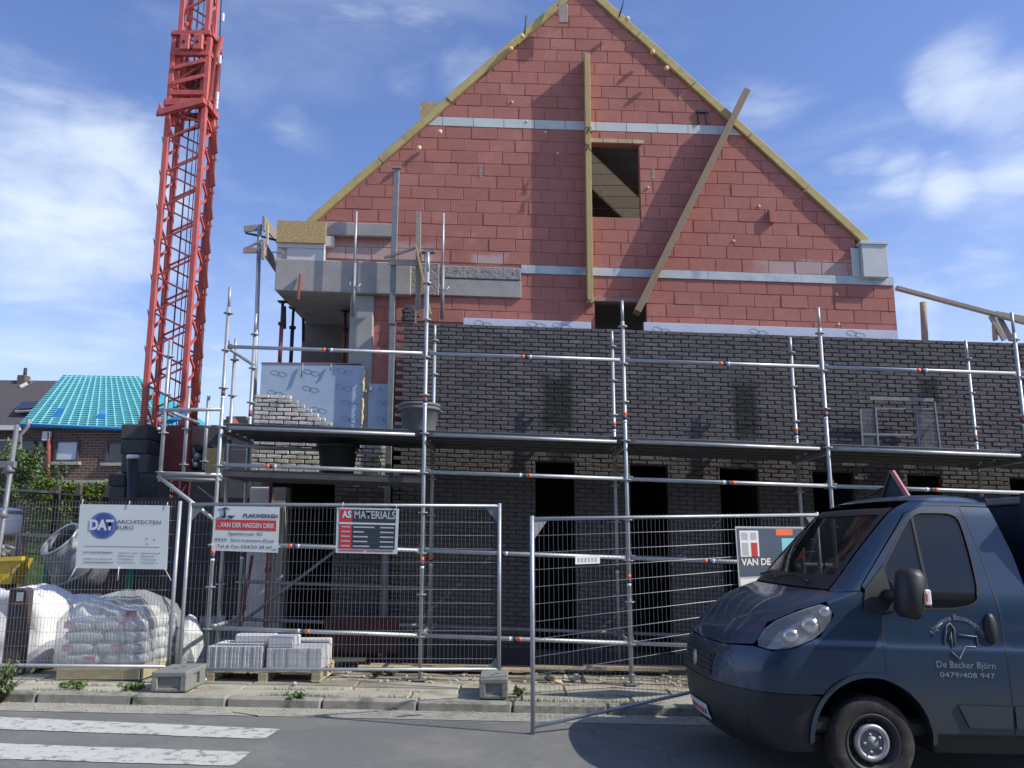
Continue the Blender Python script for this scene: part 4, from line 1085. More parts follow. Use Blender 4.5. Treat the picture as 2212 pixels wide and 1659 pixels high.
class Board:
    """flat sign panel given by its four survey corners; u,v in 0..1 with v down"""
    def __init__(s, name, label, cat, tl, tr, br_, bl_, Y, mt, thick=.006, Yr=None, group=None):
        Yr = Y if Yr is None else Yr
        s.tl, s.tr, s.br, s.bl = at(*tl, Y), at(*tr, Yr), at(*br_, Yr), at(*bl_, Y)
        s.root = empty(name, (s.bl + s.br) / 2, label, cat, group)
        s.right = ((s.tr - s.tl) + (s.br - s.bl)).normalized(); s.up = ((s.tl - s.bl) + (s.tr - s.br)).normalized()
        s.n = s.right.cross(s.up).normalized()         # towards the street
        if s.n.y > 0: s.n = -s.n
        MB().prism([s.tl, s.tr, s.br, s.bl], -s.n * thick).build('panel', mt, s.root)
        s.w = (s.tr - s.tl).length; s.h = (s.tl - s.bl).length
    def P(s, u, v, o=.003):
        a = s.tl + (s.tr - s.tl) * u; b = s.bl + (s.br - s.bl) * u
        return a + (b - a) * v + s.n * o
    def rect(s, name, u0, v0, u1, v1, mt, o=.003): return MB().prism([s.P(u0, v0, o), s.P(u1, v0, o), s.P(u1, v1, o), s.P(u0, v1, o)], -s.n * .002).build(name, mt, s.root)
    def text(s, t, u, v, h, mt, width=None, align='LEFT', o=.0055, bold=0.0, name='lettering', shear_=0): return lettering(name, t, s.P(u, v, o), s.right, s.up, h * s.h, mt, s.root, None if width is None else width * s.w, align, bold, shear_)
    def tie(s, pts):
        MB().ptube([s.P(u, v, .012) for u, v in pts], .004, 5).build('cable_tie', M['white'], s.root)

# ================================================================== fence panels
def wires(mb, tl, tr, bl_, br_, nv, nh, r=.002, rh=.0025, pairs=False):
    for i in range(nv):
        t = (i + .5) / nv; mb.beam(tl + (tr - tl) * t, bl_ + (br_ - bl_) * t, r * 1.35, r * 1.35)
    return mb
YF = 9.92
def fence_panel(name, label, tl, tr, bl_, br_, Yl, Yr, nv, hw, tube=.021, top=True, corner=True, gate=False):
    cw_ = .0034 if gate else .0020
    A, B, C, D = at(*tl, Yl), at(*tr, Yr), at(*bl_, Yl), at(*br_, Yr)
    C.x, D.x = A.x, B.x
    t = empty(name, (C + D) / 2, label, 'fence panel', 'temporary mesh fence panels')
    up = Vector((0, 0, 1))
    lo = .05
    MB().tube(C - up * lo, A + up * .03, tube, 12).build('post', M['galv'], t); MB().tube(D - up * lo, B + up * .03, tube, 12).build('post', M['galv'], t)
    if top: MB().tube(A, B, tube * .85, 12).build('top_rail', M['galv'], t)
    MB().tube(C + up * .03, D + up * .03, tube * .85, 12).build('bottom_rail', M['galv'], t)
    m = MB(); wires(m, A + up * .03, B + up * .03, C, D, nv, 0); tag(m.build('upright_wires', M['galv_dull'], t), kind='stuff')
    for f in hw: MB().tube(A + (C - A) * f, B + (D - B) * f, cw_, 6).build('cross_wire', M['galv' if gate else 'galv_dull'], t)
    if corner:
        d = (B - A).normalized()
        for p, s in ((A, 1), (B, -1)): MB().prism([p + d * s * .02 - up * .015, p + d * s * .17 - up * .015, p + d * s * .02 - up * .2], Vector((0, .004, 0))).build('corner_plate', M['galv_dull'], t)
        MB().prism([D - d * .02 + up * .05, D - d * .13 + up * .05, D - d * .02 + up * .17], Vector((0, .004, 0))).build('corner_plate', M['galv_dull'], t)
    return t
hw = [.075 * i + .03 for i in range(13)]
fence_panel('mesh_fence_panel', 'fine mesh fence panel at the left with an architect sign on it', (-290, 1090), (389, 1088), (-290, 1440), (386, 1446), YF - .02, YF - .02, 95, [.02 + .085 * i for i in range(12)], .022, False, False)
fence_panel('mesh_fence_panel', 'middle mesh fence panel with two contractor signs before the scaffold', (412, 1089), (1079, 1093), (398, 1452), (1078, 1452), YF, YF, 78, [.02 + .082 * i for i in range(12)], .021)
GL, GRt = (1149, 1115), (1768, 1112)
fence_panel('mesh_fence_panel', 'mesh fence panel swung out over the gutter beside the van', (1149, 1121), (1764, 1112), (1149, 1578), (1764, 1437), 8.25, 9.70, 70, [.083 + .083 * i for i in range(9)], .021, gate=True)
# concrete feet
def footing(label, u, v, Yf, w_=.25):
    b = at(u, v, Yf); x = b.x; zb = pave(x) + .004
    t = empty('fence_foot', (x, Yf + .35, zb), label, 'fence foot', 'concrete feet of the mesh fence')
    m = MB(); L_ = .66; hh = .215; yc = Yf + L_ / 2
    m.cbox((x, yc, zb + hh - .03), (w_, L_, .06), .012); m.cbox((x, yc, zb + .022), (w_ - .01, L_ - .02, .04), .01)
    for s_ in (-1, 1):
        m.cbox((x + s_ * (w_ / 2 - .035), Yf + .12, zb + hh / 2), (.065, .235, hh - .03), .008); m.cbox((x + s_ * (w_ / 2 - .035), Yf + L_ - .12, zb + hh / 2), (.065, .235, hh - .03), .008)
    m.cbox((x, Yf + .055, zb + hh / 2), (w_ - .06, .05, hh - .035), .006); m.cbox((x, Yf + L_ - .05, zb + hh / 2), (w_ - .05, .09, hh - .03), .008); m.cbox((x, yc, zb + hh / 2), (w_ - .05, .10, hh - .03), .008)
    m.build('block', M['footing'], t)
    for k in range(2): MB().cbox((x - .02 + .05 * k, Yf + .22 + .12 * k, zb + hh + .001), (.05, .02, .006), .001).build('slot', M['ink'], t)
footing('concrete fence foot at the joint of the two left panels', 362, 1500, 9.34, .38)
footing('concrete fence foot under the right end of the middle panel', 1066, 1521, 9.34, .31)

# ================================================================== signs
b = Board('architect_sign', 'white architect sign with a round blue logo on the left fence', 'sign', (173, 1089), (366, 1092), (360, 1230), (163, 1227), YF - .05, M['sign'])
c = b.P(.285, .31, .003)
for dx, mt, r, o in ((-.012, 'logo_light', .205, .003), (.012, 'logo_light', .205, .0038), (0, 'logo_blue', .19, .0046)):
    cc = b.P(.275 + dx, .33, o); m = MB(); n = 40
    rr = r * b.h
    m.add([cc + b.right * (rr * math.cos(2 * math.pi * k / n) * (.8 if mt == 'logo_blue' else 1)) + b.up * (rr * math.sin(2 * math.pi * k / n)) for k in range(n)], [tuple(range(n))]); m.build('logo_disc', M[mt], b.root)
b.text('DAT', .125, .395, .155, M['sign'], width=.27, bold=.05, o=.0065, name='logo_lettering')
b.text('ARCHITECTEN', .425, .30, .062, M['ink'], width=.49); b.text('BURO', .425, .39, .062, M['ink'], width=.19)
b.rect('rule', .08, .655, .915, .658, M['ink'])
b.text('DAT-ARCHITECTENBURO', .08, .765, .024, M['ink'], width=.32, bold=.02); b.text('info@dat-architectenburo.be', .08, .865, .024, M['sign_dark'], width=.32); b.text('www.dat-architectenburo.be', .08, .918, .024, M['ink'], width=.33, bold=.02)
for i, s in enumerate(('Trapstraat 1, bus 5', '9620 Zottegem', 'T: 09 360 04 24', 'M: 0473 27 45 42')): b.text(s, .46, .765 + i * .051, .024, M['sign_dark'], width=(.22, .18, .17, .19)[i])
for i, s in enumerate(('Stationsstraat 140', '9550 Herzele', 'T: 053 60 65 85', 'M: 0477 40 47 12')): b.text(s, .71, .765 + i * .051, .024, M['sign_dark'], width=(.21, .15, .17, .19)[i])
for u, v in ((.755, .525), (.84, .535), (.765, .605)): b.rect('speck', u, v, u + .018, v + .008, M['ink'])
for pts in (((.03, .03), (.035, -.08)), ((.555, .02), (.56, -.06)), ((.98, .02), (.982, -.05)), ((.01, .99), (-.06, 1.2)), ((.48, .97), (.475, 1.18)), ((.985, .99), (1.06, 1.17))): b.tie(pts)

b = Board('plasterer_sign', 'white plasterer sign with a red name bar on the middle fence', 'sign', (464, 1093), (604, 1095), (600, 1194), (457, 1189), YF - .05, M['sign'])
b.rect('red_bar', .04, .30, .96, .53, M['sign_red']); b.text('PLAKWERKEN', .45, .245, .085, M['ink'], width=.53, bold=.03)
b.text('..VAN DER HAEGEN DIRK', .08, .47, .11, M['sign'], width=.86, bold=.02); b.text('Speistraat 42', .24, .645, .075, M['ink'], width=.52); b.text('9550  Sint-Lievens-Esse', .035, .79, .075, M['ink'], width=.91); b.text('Tel & Fax 054/50 38 60', .075, .935, .075, M['ink'], width=.84)
def ink_line(pts, r=.006, mt='ink'): MB().ptube([b.P(u, v, .004) for u, v in pts], r, 5).build('drawn_figure', M[mt], b.root)
ink_line([(.155, .08), (.17, .15), (.16, .25)], .013); ink_line([(.06, .08), (.16, .045), (.24, .06)], .003); ink_line([(.13, .06), (.19, .035)], .009); ink_line([(.155, .22), (.04, .28)], .004); ink_line([(.13, .255), (.18, .25)], .007); ink_line([(.23, .235), (.30, .235)], .008); ink_line([(.245, .25), (.285, .25)], .012); ink_line([(.20, .215), (.33, .215)], .003)
for pts in (((.02, .86), (-.06, .87)), ((.97, .86), (1.04, .87))): b.tie(pts)

b = Board('materials_sign', 'dark materials dealer sign with a red column on the middle fence', 'sign', (728, 1096), (862, 1099), (858, 1197), (725, 1194), YF - .05, M['sign'])
b.rect('dark_field', .045, .035, .955, .90, M['sign_dark']); b.rect('red_column', .05, .04, .25, .90, M['sign_red'], .0045)
b.rect('white_rule', .045, .325, .955, .365, M['sign'], .0055)
b.text('AS', .085, .22, .15, M['sign'], width=.15, bold=.04, o=.008); b.text('MATERIALS', .285, .23, .17, M['sign_grey'], width=.66, bold=.02)
for i in range(5):
    v = .41 + i * .105
    b.rect('row_print', .08, v, .225, v + .03, M['sign_grey'], .0065); b.rect('row_print', .275, v, .275 + (.34, .17, .24, .23, .27)[i], v + .032, M['sign_grey'], .0055); b.rect('row_print', .71, v, .93, v + .032, M['sign_grey'], .0055)
    b.rect('row_rule', .26, v + .062, .95, v + .07, M['sign_slate'], .0052)
for u0, u1 in ((.05, .46), (.5, .93)): b.rect('foot_print', u0, .935, u1, .955, M['sign_red'])
b.tie([(.09, .0), (.10, -.12)]); b.tie([(.96, 0), (.96, -.08)])

tG = lambda u: (u - 1149) / (1764 - 1149)
def gateY(u):            # depth of the swung-out panel at survey column u
    a = Vector((at(1149, 1121, 8.25).x, 8.25)); c = Vector((at(1764, 1112, 9.70).x, 9.70))
    k = (u - CX) / FPX * 1.0
    best = min((abs((a + (c - a) * (i / 400)).x / ((a + (c - a) * (i / 400)).y * .995) - k), i) for i in range(401))[1]
    return (a + (c - a) * (best / 400)).y
y0, y1 = gateY(1588) - .06, gateY(1735) - .06
b = Board('builder_sign', 'slate blue builder sign with a window logo behind the van bonnet', 'sign', (1588, 1137), (1735, 1138), (1741, 1262), (1597, 1270), y0, M['sign_grey'], Yr=y1)
b.rect('slate_field', .02, .03, .98, .82, M['sign_slate']); b.rect('white_foot', .02, .86, .98, .98, M['white'])
b.rect('logo_window', .05, .07, .32, .50, M['white'], .0045)
for u0, v0, u1, v1, mt in ((.075, .10, .165, .22, 'sign_grey'), (.205, .10, .29, .22, 'sign_grey'), (.075, .27, .165, .48, 'sign_grey'), (.205, .27, .295, .50, 'sign_red')): b.rect('logo_pane', u0, v0, u1, v1, M[mt], .006)
b.text('VAN DE', .05, .64, .11, M['white'], width=.42, bold=.03); b.rect('orange_flash', .58, .04, .83, .15, M['orange'], .0045); b.rect('orange_flash', .62, .49, .95, .57, M['sign_red'], .0045); b.rect('green_field', .66, .2, .94, .47, M['batten'], .0045); b.rect('orange_flash', .93, .15, .95, .55, M['orange'], .0055)
yp0, yp1 = gateY(1243) - .03, gateY(1296) - .03
b = Board('maker_plate', 'small white stamped plate on a wire of the swung-out fence panel', 'plate', (1243, 1201), (1296, 1199), (1296, 1217), (1243, 1219), yp0, M['white'], Yr=yp1)
for i in range(6): b.rect('stamp', .1 + .14 * i, .25, .18 + .14 * i, .75, M['sign_grey'])

# ================================================================== pallets, sacks and small site things
random.seed(51)
def pallet(name, label, x0, x1, y0, y1, z, skirt=False):
    t = empty(name, ((x0 + x1) / 2, (y0 + y1) / 2, z), label, 'pallet')
    w_ = x1 - x0
    for k in range(3):
        xx = x0 + .06 + k * (w_ - .12) / 2
        for j in range(3): MB().cbox((xx, y0 + .07 + j * (y1 - y0 - .14) / 2, z + .065), (.11, .13, .085), .006).build('block', M['pallet'], t)
        MB().cbox((xx, (y0 + y1) / 2, z + .011), (.10, y1 - y0, .02), .004).build('bottom_board', M['pallet'], t)
    for j in range(3): MB().cbox(((x0 + x1) / 2, y0 + .06 + j * (y1 - y0 - .12) / 2, z + .119), (w_, .11, .02), .004).build('stringer_board', M['pallet'], t)
    n = 6
    for k in range(n): MB().cbox((x0 + .06 + k * (w_ - .12) / (n - 1), (y0 + y1) / 2, z + .141), (.10, y1 - y0, .02), .004).build('top_board', M['pallet'], t)
    if skirt: MB().cbox(((x0 + x1) / 2, y0 - .02, z + .085), (w_, .025, .15), .004).build('front_board', M['pallet'], t); MB().cbox((x1 + .02, (y0 + y1) / 2, z + .085), (.025, y1 - y0, .15), .004).build('side_board', M['pallet'], t)
    return t
px0 = at(121, 1470, 10.03).x; px1 = at(300, 1470, 10.03).x; zp = pave((px0 + px1) / 2)
pallet('pallet', 'timber pallet with boarded sides under the wrapped cement bags', px0, px1, 10.05, 11.05, zp, True)
def bag(name, c, size, mt, rotz=0, puff=.5, label=None, cat=None, group=None, nx=8, ny=6, band=None):
    """soft filled sack: a cushion with pinched rims and small wrinkles"""
    m = MB(); sx, sy, sz = [k / 2 for k in size]; vs_ = []; fs = []
    n1, n2 = 14, 8
    for i in range(n2 + 1):
        th = -math.pi / 2 + math.pi * i / n2
        for k in range(n1 * 2):
            ph = math.pi * k / n1
            e = .35
            cp = lambda a: math.copysign(abs(math.cos(a)) ** e, math.cos(a)); sp = lambda a: math.copysign(abs(math.sin(a)) ** e, math.sin(a))
            ce = abs(math.cos(th)) ** .55
            w_ = 1 + random.uniform(-.03, .03)
            vs_.append(Vector((sx * ce * cp(ph) * w_, sy * ce * sp(ph) * w_, sz * math.copysign(abs(math.sin(th)) ** .8, math.sin(th)) * (1 + random.uniform(-.05, .05)))))
    for i in range(n2):
        for k in range(n1 * 2):
            k2 = (k + 1) % (n1 * 2); fs.append((i * n1 * 2 + k, i * n1 * 2 + k2, (i + 1) * n1 * 2 + k2, (i + 1) * n1 * 2 + k))
    rt_ = Matrix.Rotation(rotz, 3, 'Z'); m.add([Vector(c) + rt_ @ v for v in vs_], fs, True)
    o = m.build(name, mt)
    if band:
        bm_ = MB().cbox(Vector(c) + rt_ @ Vector((band, -sy - .001, 0)), (.13, .010, size[2] * .5), .004).build('red_print', M['bag_red'], o)
        bm_.location = Vector(bm_.location) ; 
    return tag(o, label, cat, group) if label else o
rowsb = ['bottom', 'second', 'third', 'fourth', 'fifth']
bz = zp + .152; bw_ = px1 - px0
for r_ in range(5):
    cols = [(-.25, .5), (.25, .5)] if r_ % 2 == 0 else [(-.31, .38), (.06, .36), (.38, .28)]
    if r_ == 4: cols = [(.22, .5)]
    for j, (cx_, wf) in enumerate(cols):
        xx = (px0 + px1) / 2 + cx_ * bw_; ww = wf * bw_
        where = {1: 'single'}.get(len(cols), ('left', 'right')[j] if len(cols) == 2 else ('left', 'middle', 'right')[j])
        bag('cement_bag', (xx, 10.33, bz + .075 + r_ * .128), (ww * 1.03, .56, .15), M['cement_bag'], random.uniform(-.03, .03), label='%s wrapped cement bag in the %s layer of the pallet stack, front row' % (where, rowsb[r_]), cat='cement bag', group='wrapped cement bags on the pallet', band=random.choice((-.1, .12, None, None)))
        if r_ < 4 and j == len(cols) - 1: bag('cement_bag', (xx, 10.83, bz + .075 + r_ * .128), (ww * 1.03, .42, .15), M['cement_bag'], random.uniform(-.03, .03), label='rear wrapped cement bag at the right of the %s layer' % rowsb[r_], cat='cement bag', group='wrapped cement bags on the pallet')
# clear plastic hood over the bags
m = MB(); random.seed(6)
xm = (px0 + px1) / 2; base = [(px0 - .04, 9.99), (px1 + .04, 9.99), (px1 + .05, 11.12), (px0 - .04, 11.12)]
lv_ = [(bz - .03, 1.0), (bz + .25, 1.0), (bz + .48, .98), (bz + .62, .86), (bz + .74, .60), (bz + .82, .25)]
rings = []; n = 44
for zz, s in lv_:
    rg = []
    for k in range(n):
        t = k / n * 4; i = int(t); f = t - i
        p = Vector(base[i]).lerp(Vector(base[(i + 1) % 4]), f); c_ = Vector((xm + (.12 if s < .7 else 0), 10.5))
        p = c_ + (p - c_) * s
        rg.append((p.x + random.uniform(-.012, .012), p.y + random.uniform(-.012, .012), zz + random.uniform(-.015, .015)))
    rings.append(rg)
vs_ = [p for rg in rings for p in rg]; fs = [(i * n + k, i * n + (k + 1) % n, (i + 1) * n + (k + 1) % n, (i + 1) * n + k) for i in range(len(rings) - 1) for k in range(n)]
fs.append(tuple((len(rings) - 1) * n + k for k in range(n)))
m.add(vs_, fs, True); tag(m.build('plastic_hood', M['wrap']), 'clear plastic hood stretched over the cement bags', 'plastic wrap')
# second pallet with white blocks
qx0, qx1 = at(441, 1450, 10.12).x, at(694, 1450, 10.12).x; zq = pave((qx0 + qx1) / 2)
pallet('pallet', 'grey weathered pallet carrying the white block stacks', qx0, qx1, 10.12, 10.9, zq)
zb = zq + .152; GW = 'white building blocks on the pallet'
wl, wr = qx0 + .01, (qx0 + qx1) / 2 - .02
def slab_row(name, x0, x1, y0, h, n_, d, label, gap=.003, bv=.007):
    t = empty(name, ((x0 + x1) / 2, y0 + d / 2, zb), label, 'block stack', GW); w_ = (x1 - x0) / n_
    me = mesh_only(MB().cbox((0, 0, 0), (w_ - gap, d, h), bv, jit=.001), 'block', M['white_block'])
    for k in range(n_): inst(me, 'block', (x0 + w_ * (k + .5), y0 + d / 2 + random.uniform(-.006, .006), zb + h / 2), t)
    return t
slab_row('white_block_stack', wl, wr, 10.14, .25, 17, .6, 'left stack of upright white blocks with ribbed front')
slab_row('white_block_stack', wr + .05, qx1 - .01, 10.14, .225, 13, .5, 'right stack of upright white blocks beside the pallet corner', .001, .0025)
tag(MB().cbox((wr + .2, 10.34, zb + .225 + .062), (.30, .36, .12), .014).build('white_block', M['white_block']), 'single white block lying across the right block stack', 'block', GW)
tag(MB().cbox((wl + .46, 10.55, zb + .25 + .05), (.5, .18, .10), .02).build('white_block', M['white_block']), 'single white block lying flat on the left block stack', 'block', GW)
tag(MB().cbox((qx1 - .32, 10.72, zb + .14), (.60, .12, .28), .014).build('white_block', M['white_block']), 'long white block standing behind the right block stack', 'block', GW)
def lump(name, c, s, mt, label, cat, seed=1, group=None, flat=1.0):
    random.seed(seed); bm = bmesh.new(); bmesh.ops.create_icosphere(bm, subdivisions=2, radius=1)
    for v in bm.verts: v.co = Vector([v.co[i] * s[i] * (1 + random.uniform(-.22, .22)) for i in range(3)])
    me = bpy.data.meshes.new(name); bm.to_mesh(me); bm.free(); me.materials.append(mt)
    o = bpy.data.objects.new(name, me); COL.objects.link(o); o.location = c
    return tag(o, label, cat, group)
def on_pave(u, v, Y): p = at(u, v, Y); return Vector((p.x, Y, pave(p.x)))
lump('stone_chunk', on_pave(432, 1478, 9.95) + Vector((0, 0, .05)), (.075, .05, .07), M['white'], 'broken white block corner left of the block pallet', 'rubble', 2)
lump('stone_chunk', on_pave(636, 1480, 9.9) + Vector((.0, 0, .03)), (.03, .03, .022), M['rubble'], 'small grey-white stone by the right pallet corner', 'rubble', 3)
GR = 'rubble and offcuts lying on the site floor'
random.seed(14)
for i, (u, v, Y, s, lab) in enumerate(((847, 1433, 11.0, .09, 'dark clod lying near the second scaffold foot'), (815, 1440, 10.9, .08, 'flat dark offcut left of the second scaffold foot'), (1187, 1455, 10.7, .07, 'dark clod right of the swung-out fence post'), (1205, 1462, 10.5, .05, 'pale yellow stone right of the swung-out fence post'), (1240, 1452, 10.8, .08, 'grey clod between fence post and third scaffold foot'), (1060, 1437, 11.0, .07, 'grey clod behind the right fence foot'))):
    lump('rubble_lump', on_pave(u, v, Y) + Vector((0, 0, s * .3)), (s, s * .8, s * .5), M['foam'] if 'yellow' in lab else (M['stem'] if 'dark' in lab else M['rubble']), lab, 'rubble', 20 + i, GR)
for i, (u0, v0, u1, v1, lab) in enumerate(((775, 1428, 1145, 1416, 'long timber board lying along the wall foot'), (800, 1436, 1060, 1440, 'second timber board lying in front of the long board'), (1150, 1422, 1440, 1440, 'timber board lying before the slot openings'), (1260, 1436, 1480, 1446, 'short timber board near the third scaffold foot'), (705, 1420, 790, 1424, 'timber board end by the white block pallet'))):
    a = at(u0, v0, 11.25 + .08 * i); c_ = at(u1, v1, 11.3 + .08 * i); a.z = pave(a.x) + .03 + .01 * i; c_.z = pave(c_.x) + .03 + .01 * i
    tag(MB().beam(a, c_, .16, .04, (0, 0, 1), .004).build('timber_board', M['raw_timber']), lab, 'board', 'loose boards on the site floor')
tag(pxbox('red_sheet', M['darkred'], None, 700, 1335, 860, 1412, 11.7, 11.76, .01, False), 'dark red sheet leaning behind the lower scaffold ledger', 'sheet')
for u0, v0, u1, v1, lab in ((585, 1045, 573, 1345, 'red steel prop standing before the pale pier'), (545, 1200, 520, 1345, 'thin red prop leaning left of the pale pier')):
    t = empty('site_prop', at(u1, v1, 12.0), lab, 'prop', 'red props at the left pier')
    a, c_ = at(u0, v0, 12.0), at(u1, v1, 11.8); d_ = (c_ - a) / (a.z - c_.z); c_ = a + d_ * (a.z - pave(a.x)); MB().tube(c_, a, .024, 10).build('outer_tube', M['red_prop'], t); MB().lathe((a + c_) / 2, [(.024, -.03), (.045, -.03), (.045, .03), (.024, .03)], 10, a - c_).build('collar', M['red_prop'], t)
lean('timber_batten', 'pale yellow batten upright right of the plasterer sign', 'batten', at(601, 1178, 12.0), at(606, 1108, 12.0), .03, .04, M['raw_timber'])
lump('gravel_sack', at(405, 1395, 10.9), (.17, .17, .36), M['cement_bag'], 'tall pale sack standing between the two left fence panels', 'sack', 5)
# white big bags at far left
def bigbag(c, s, label, seed):
    random.seed(seed); bm = bmesh.new(); bmesh.ops.create_cube(bm, size=2); bmesh.ops.subdivide_edges(bm, edges=bm.edges[:], cuts=9, use_grid_fill=True)
    from mathutils import noise
    for v in bm.verts:
        p = v.co.copy(); r_ = 1 - .16 * (abs(p.x) ** 4 * abs(p.z) ** 4) - .12 * abs(p.x * p.y) ** 3
        q = Vector((p.x * s[0] * r_ * (1 + .1 * (1 - p.z * p.z)), p.y * s[1] * r_, p.z * s[2]))
        q += noise.noise_vector(p * 1.4 + Vector((seed, 0, 0))) * .10 + noise.noise_vector(p * 5 + Vector((0, seed, 0))) * .03
        if p.z > .5: q.z -= .25 * s[2] * (p.x * p.x * .6 + noise.noise(p * 2) * .4)
        v.co = q
    for f in bm.faces: f.smooth = True
    me = bpy.data.meshes.new('big_bag'); bm.to_mesh(me); bm.free(); me.materials.append(M['white_bag'])
    o = bpy.data.objects.new('big_bag', me); COL.objects.link(o); o.location = c
    return tag(o, label, 'big bag', 'white big bags behind the left fence')
p = on_pave(25, 1400, 10.9); bigbag(p + Vector((0, .1, .47)), (.62, .5, .46), 'large white big bag slumped behind the dark post', 4)
p = on_pave(118, 1400, 11.4); bigbag(p + Vector((0, .2, .40)), (.55, .45, .40), 'smaller white big bag between dark post and cement bags', 9)
tag(MB().prism([at(68, 1400, 10.75), at(118, 1330, 10.75), at(122, 1420, 10.75), at(70, 1435, 10.75)], (0, .01, 0)).build('white_sheet', M['white_block']), 'pale sheet propped against the cement pallet', 'sheet')
ps = empty('marker_post', on_pave(32, 1430, 10.2), 'dark timber marker post with a small white label behind the fence', 'post')
a = at(32, 1435, 10.2); t_ = at(35, 1275, 10.2)
m = MB().cbox(((a.x + t_.x) / 2, 10.25, (pave(a.x) + t_.z) / 2), (.19, .19, t_.z - pave(a.x)), .008); m.build('shaft', M['post'], ps)
MB().prism([(t_.x - .1, 10.15, t_.z), (t_.x + .1, 10.15, t_.z), (t_.x + .1, 10.35, t_.z), (t_.x - .1, 10.35, t_.z)], (0, 0, .02)).build('cap', M['post'], ps)
MB().cbox(at(43, 1289, 10.145), (.085, .006, .105), .002).build('label_plate', M['white'], ps); MB().cbox(at(40, 1304, 10.143), (.11, .006, .02), .002).build('red_strip', M['bag_red'], ps)
# skip with couplers
sk = empty('yellow_skip', at(10, 1255, 12.6), 'yellow steel skip heaped with scaffold couplers at the left edge', 'skip')
a, c_ = at(-120, 1212, 12.6), at(48, 1206, 12.6); zl = at(0, 1262, 12.6).z
m = MB(); x0, x1 = a.x, c_.x
m.prism([(x0, 12.6, a.z), (x1, 12.6, c_.z), (x1 - .14, 12.6, zl), (x0 + .2, 12.6, zl)], (0, .3, 0)); m.build('tub', M['skip'], sk)
for lx in (x0 + .3, x1 - .25):
    for ly in (12.66, 12.84): MB().bounds((lx - .04, ly - .04, pave(lx)), (lx + .04, ly + .04, zl + .02)).build('leg', M['dark_steel'], sk)
MB().beam((x0, 12.58, a.z), (x1 + .03, 12.58, c_.z), .08, .06).build('rim', M['skip'], sk); MB().ptube([at(28, 1222, 12.55), at(22, 1240, 12.5), at(34, 1243, 12.5), at(36, 1226, 12.55)], .012, 6).build('lifting_eye', M['dark_steel'], sk)
random.seed(15); m = MB()
for i in range(46):
    p = Vector((random.uniform(x0 + .1, x1 - .3), 12.62 + random.uniform(0, .25), c_.z + random.uniform(.0, .2))); d = Vector((random.uniform(-1, 1), random.uniform(-1, 1), random.uniform(-.4, .4))).normalized() * .07
    m.tube(p - d, p + d, .028, 6)
tag(m.build('couplers', M['galv_dull'], sk), kind='stuff')
# concrete mixer
mx = empty('concrete_mixer', at(175, 1290, 12.6), 'grey drum concrete mixer on a green stand behind the architect sign', 'mixer')
ctr = at(176, 1210, 12.7); ax = Vector((-.42, -.62, .66)).normalized()
MB().lathe(ctr, [(.12, -.44), (.33, -.36), (.455, -.1), (.47, .02), (.43, .16), (.33, .36), (.29, .46), (.27, .46), (.31, .34), (.41, .14), (.44, 0), (.30, -.3), (0, -.36)], 40, ax).build('drum', M['mixer'], mx)
MB().lathe(ctr, [(.27, .45), (.305, .45), (.31, .47), (.30, .49), (.27, .48)], 40, ax).build('drum_rim', M['galv'], mx)
MB().lathe(ctr, [(.47, -.02), (.495, -.01), (.495, .03), (.47, .04)], 40, ax).build('ring_gear', M['mixer'], mx)
gz = pave(ctr.x)
for dx, dy in ((-.62, 0), (.62, 0.05)): MB().cbox((ctr.x + dx, ctr.y + .25 + dy, (gz + ctr.z + .25) / 2), (.09, .09, ctr.z + .25 - gz), .008).build('stand', M['green'], mx)
MB().cbox((ctr.x, ctr.y + .28, gz + .12), (1.4, .09, .09), .008).build('cross_member', M['green'], mx); MB().cbox((ctr.x + .55, ctr.y + .1, gz + .62), (.22, .4, .3), .02).build('motor_box', M['green'], mx)
MB().ptube([ctr + Vector((.55, 0, .0)), ctr + Vector((.62, -.05, -.12)), ctr + Vector((.72, -.05, -.08)), ctr + Vector((.70, 0, .1))], .02, 6).build('hose', M['green'], mx)

# ================================================================== houses behind on the left
def gl(Y): return 0.1
h1 = empty('teal_roof_house', at(170, 1100, 25), 'brown brick house with bright turquoise roof membrane left of the crane', 'house')
A, B = at(44, 917, 25), at(318, 926, 25); RA, RB = at(136, 813, 28.2), at(302, 816, 28.2)
zw = (A.z + B.z) / 2 - .05
MB().bounds((A.x + .1, 25.15, 0), (B.x + .7, 31.2, zw)).build('wall', M['house_brick'], h1)
ze = A.z
ft = MB(); off = Vector((0, 0, .0))
roofp = [Vector((A.x, 25, ze)), Vector((B.x + .8, 25, B.z - .05)), RB, RA]
def slabq(p, t, name, mt, parent):
    nrm = (p[1] - p[0]).cross(p[3] - p[0]).normalized()
    if nrm.z < 0: nrm = -nrm
    return MB().prism(p, -nrm * t).build(name, mt, parent), nrm
rf, rn = slabq(roofp, .08, 'roof', M['teal'], h1)
back = [Vector((A.x, 31.4, ze)), Vector((B.x + .8, 31.4, ze)), RB, RA]; slabq(back, .08, 'roof', M['teal'], h1)
slabq([Vector((B.x + .8, 25, B.z - .05)), Vector((B.x + .8, 31.4, ze)), RB, RB + Vector((-.01, 0, 0))], .06, 'roof', M['teal'], h1)
nb_ = 26
for i in range(nb_ + 1):
    t = i / nb_; a = roofp[0].lerp(roofp[3], t); c = roofp[1].lerp(roofp[2], t)
    MB().beam(a + rn * .035, c + rn * .035, .035, .04, rn).build('batten', M['batten'], rf)
for i in range(1, 16):
    t = i / 16
    a = roofp[0].lerp(roofp[1], t); c = roofp[3].lerp(roofp[2], t) if True else None
    a2 = Vector((a.x, a.y, a.z))
    MB().beam(a + rn * .03, c + rn * .03, .035, .05, rn).build('counter_batten', M['batten'], rf)
for u0, v0, u1, v1 in ((158, 888, 190, 910), (300, 888, 0, 0)):
    pass
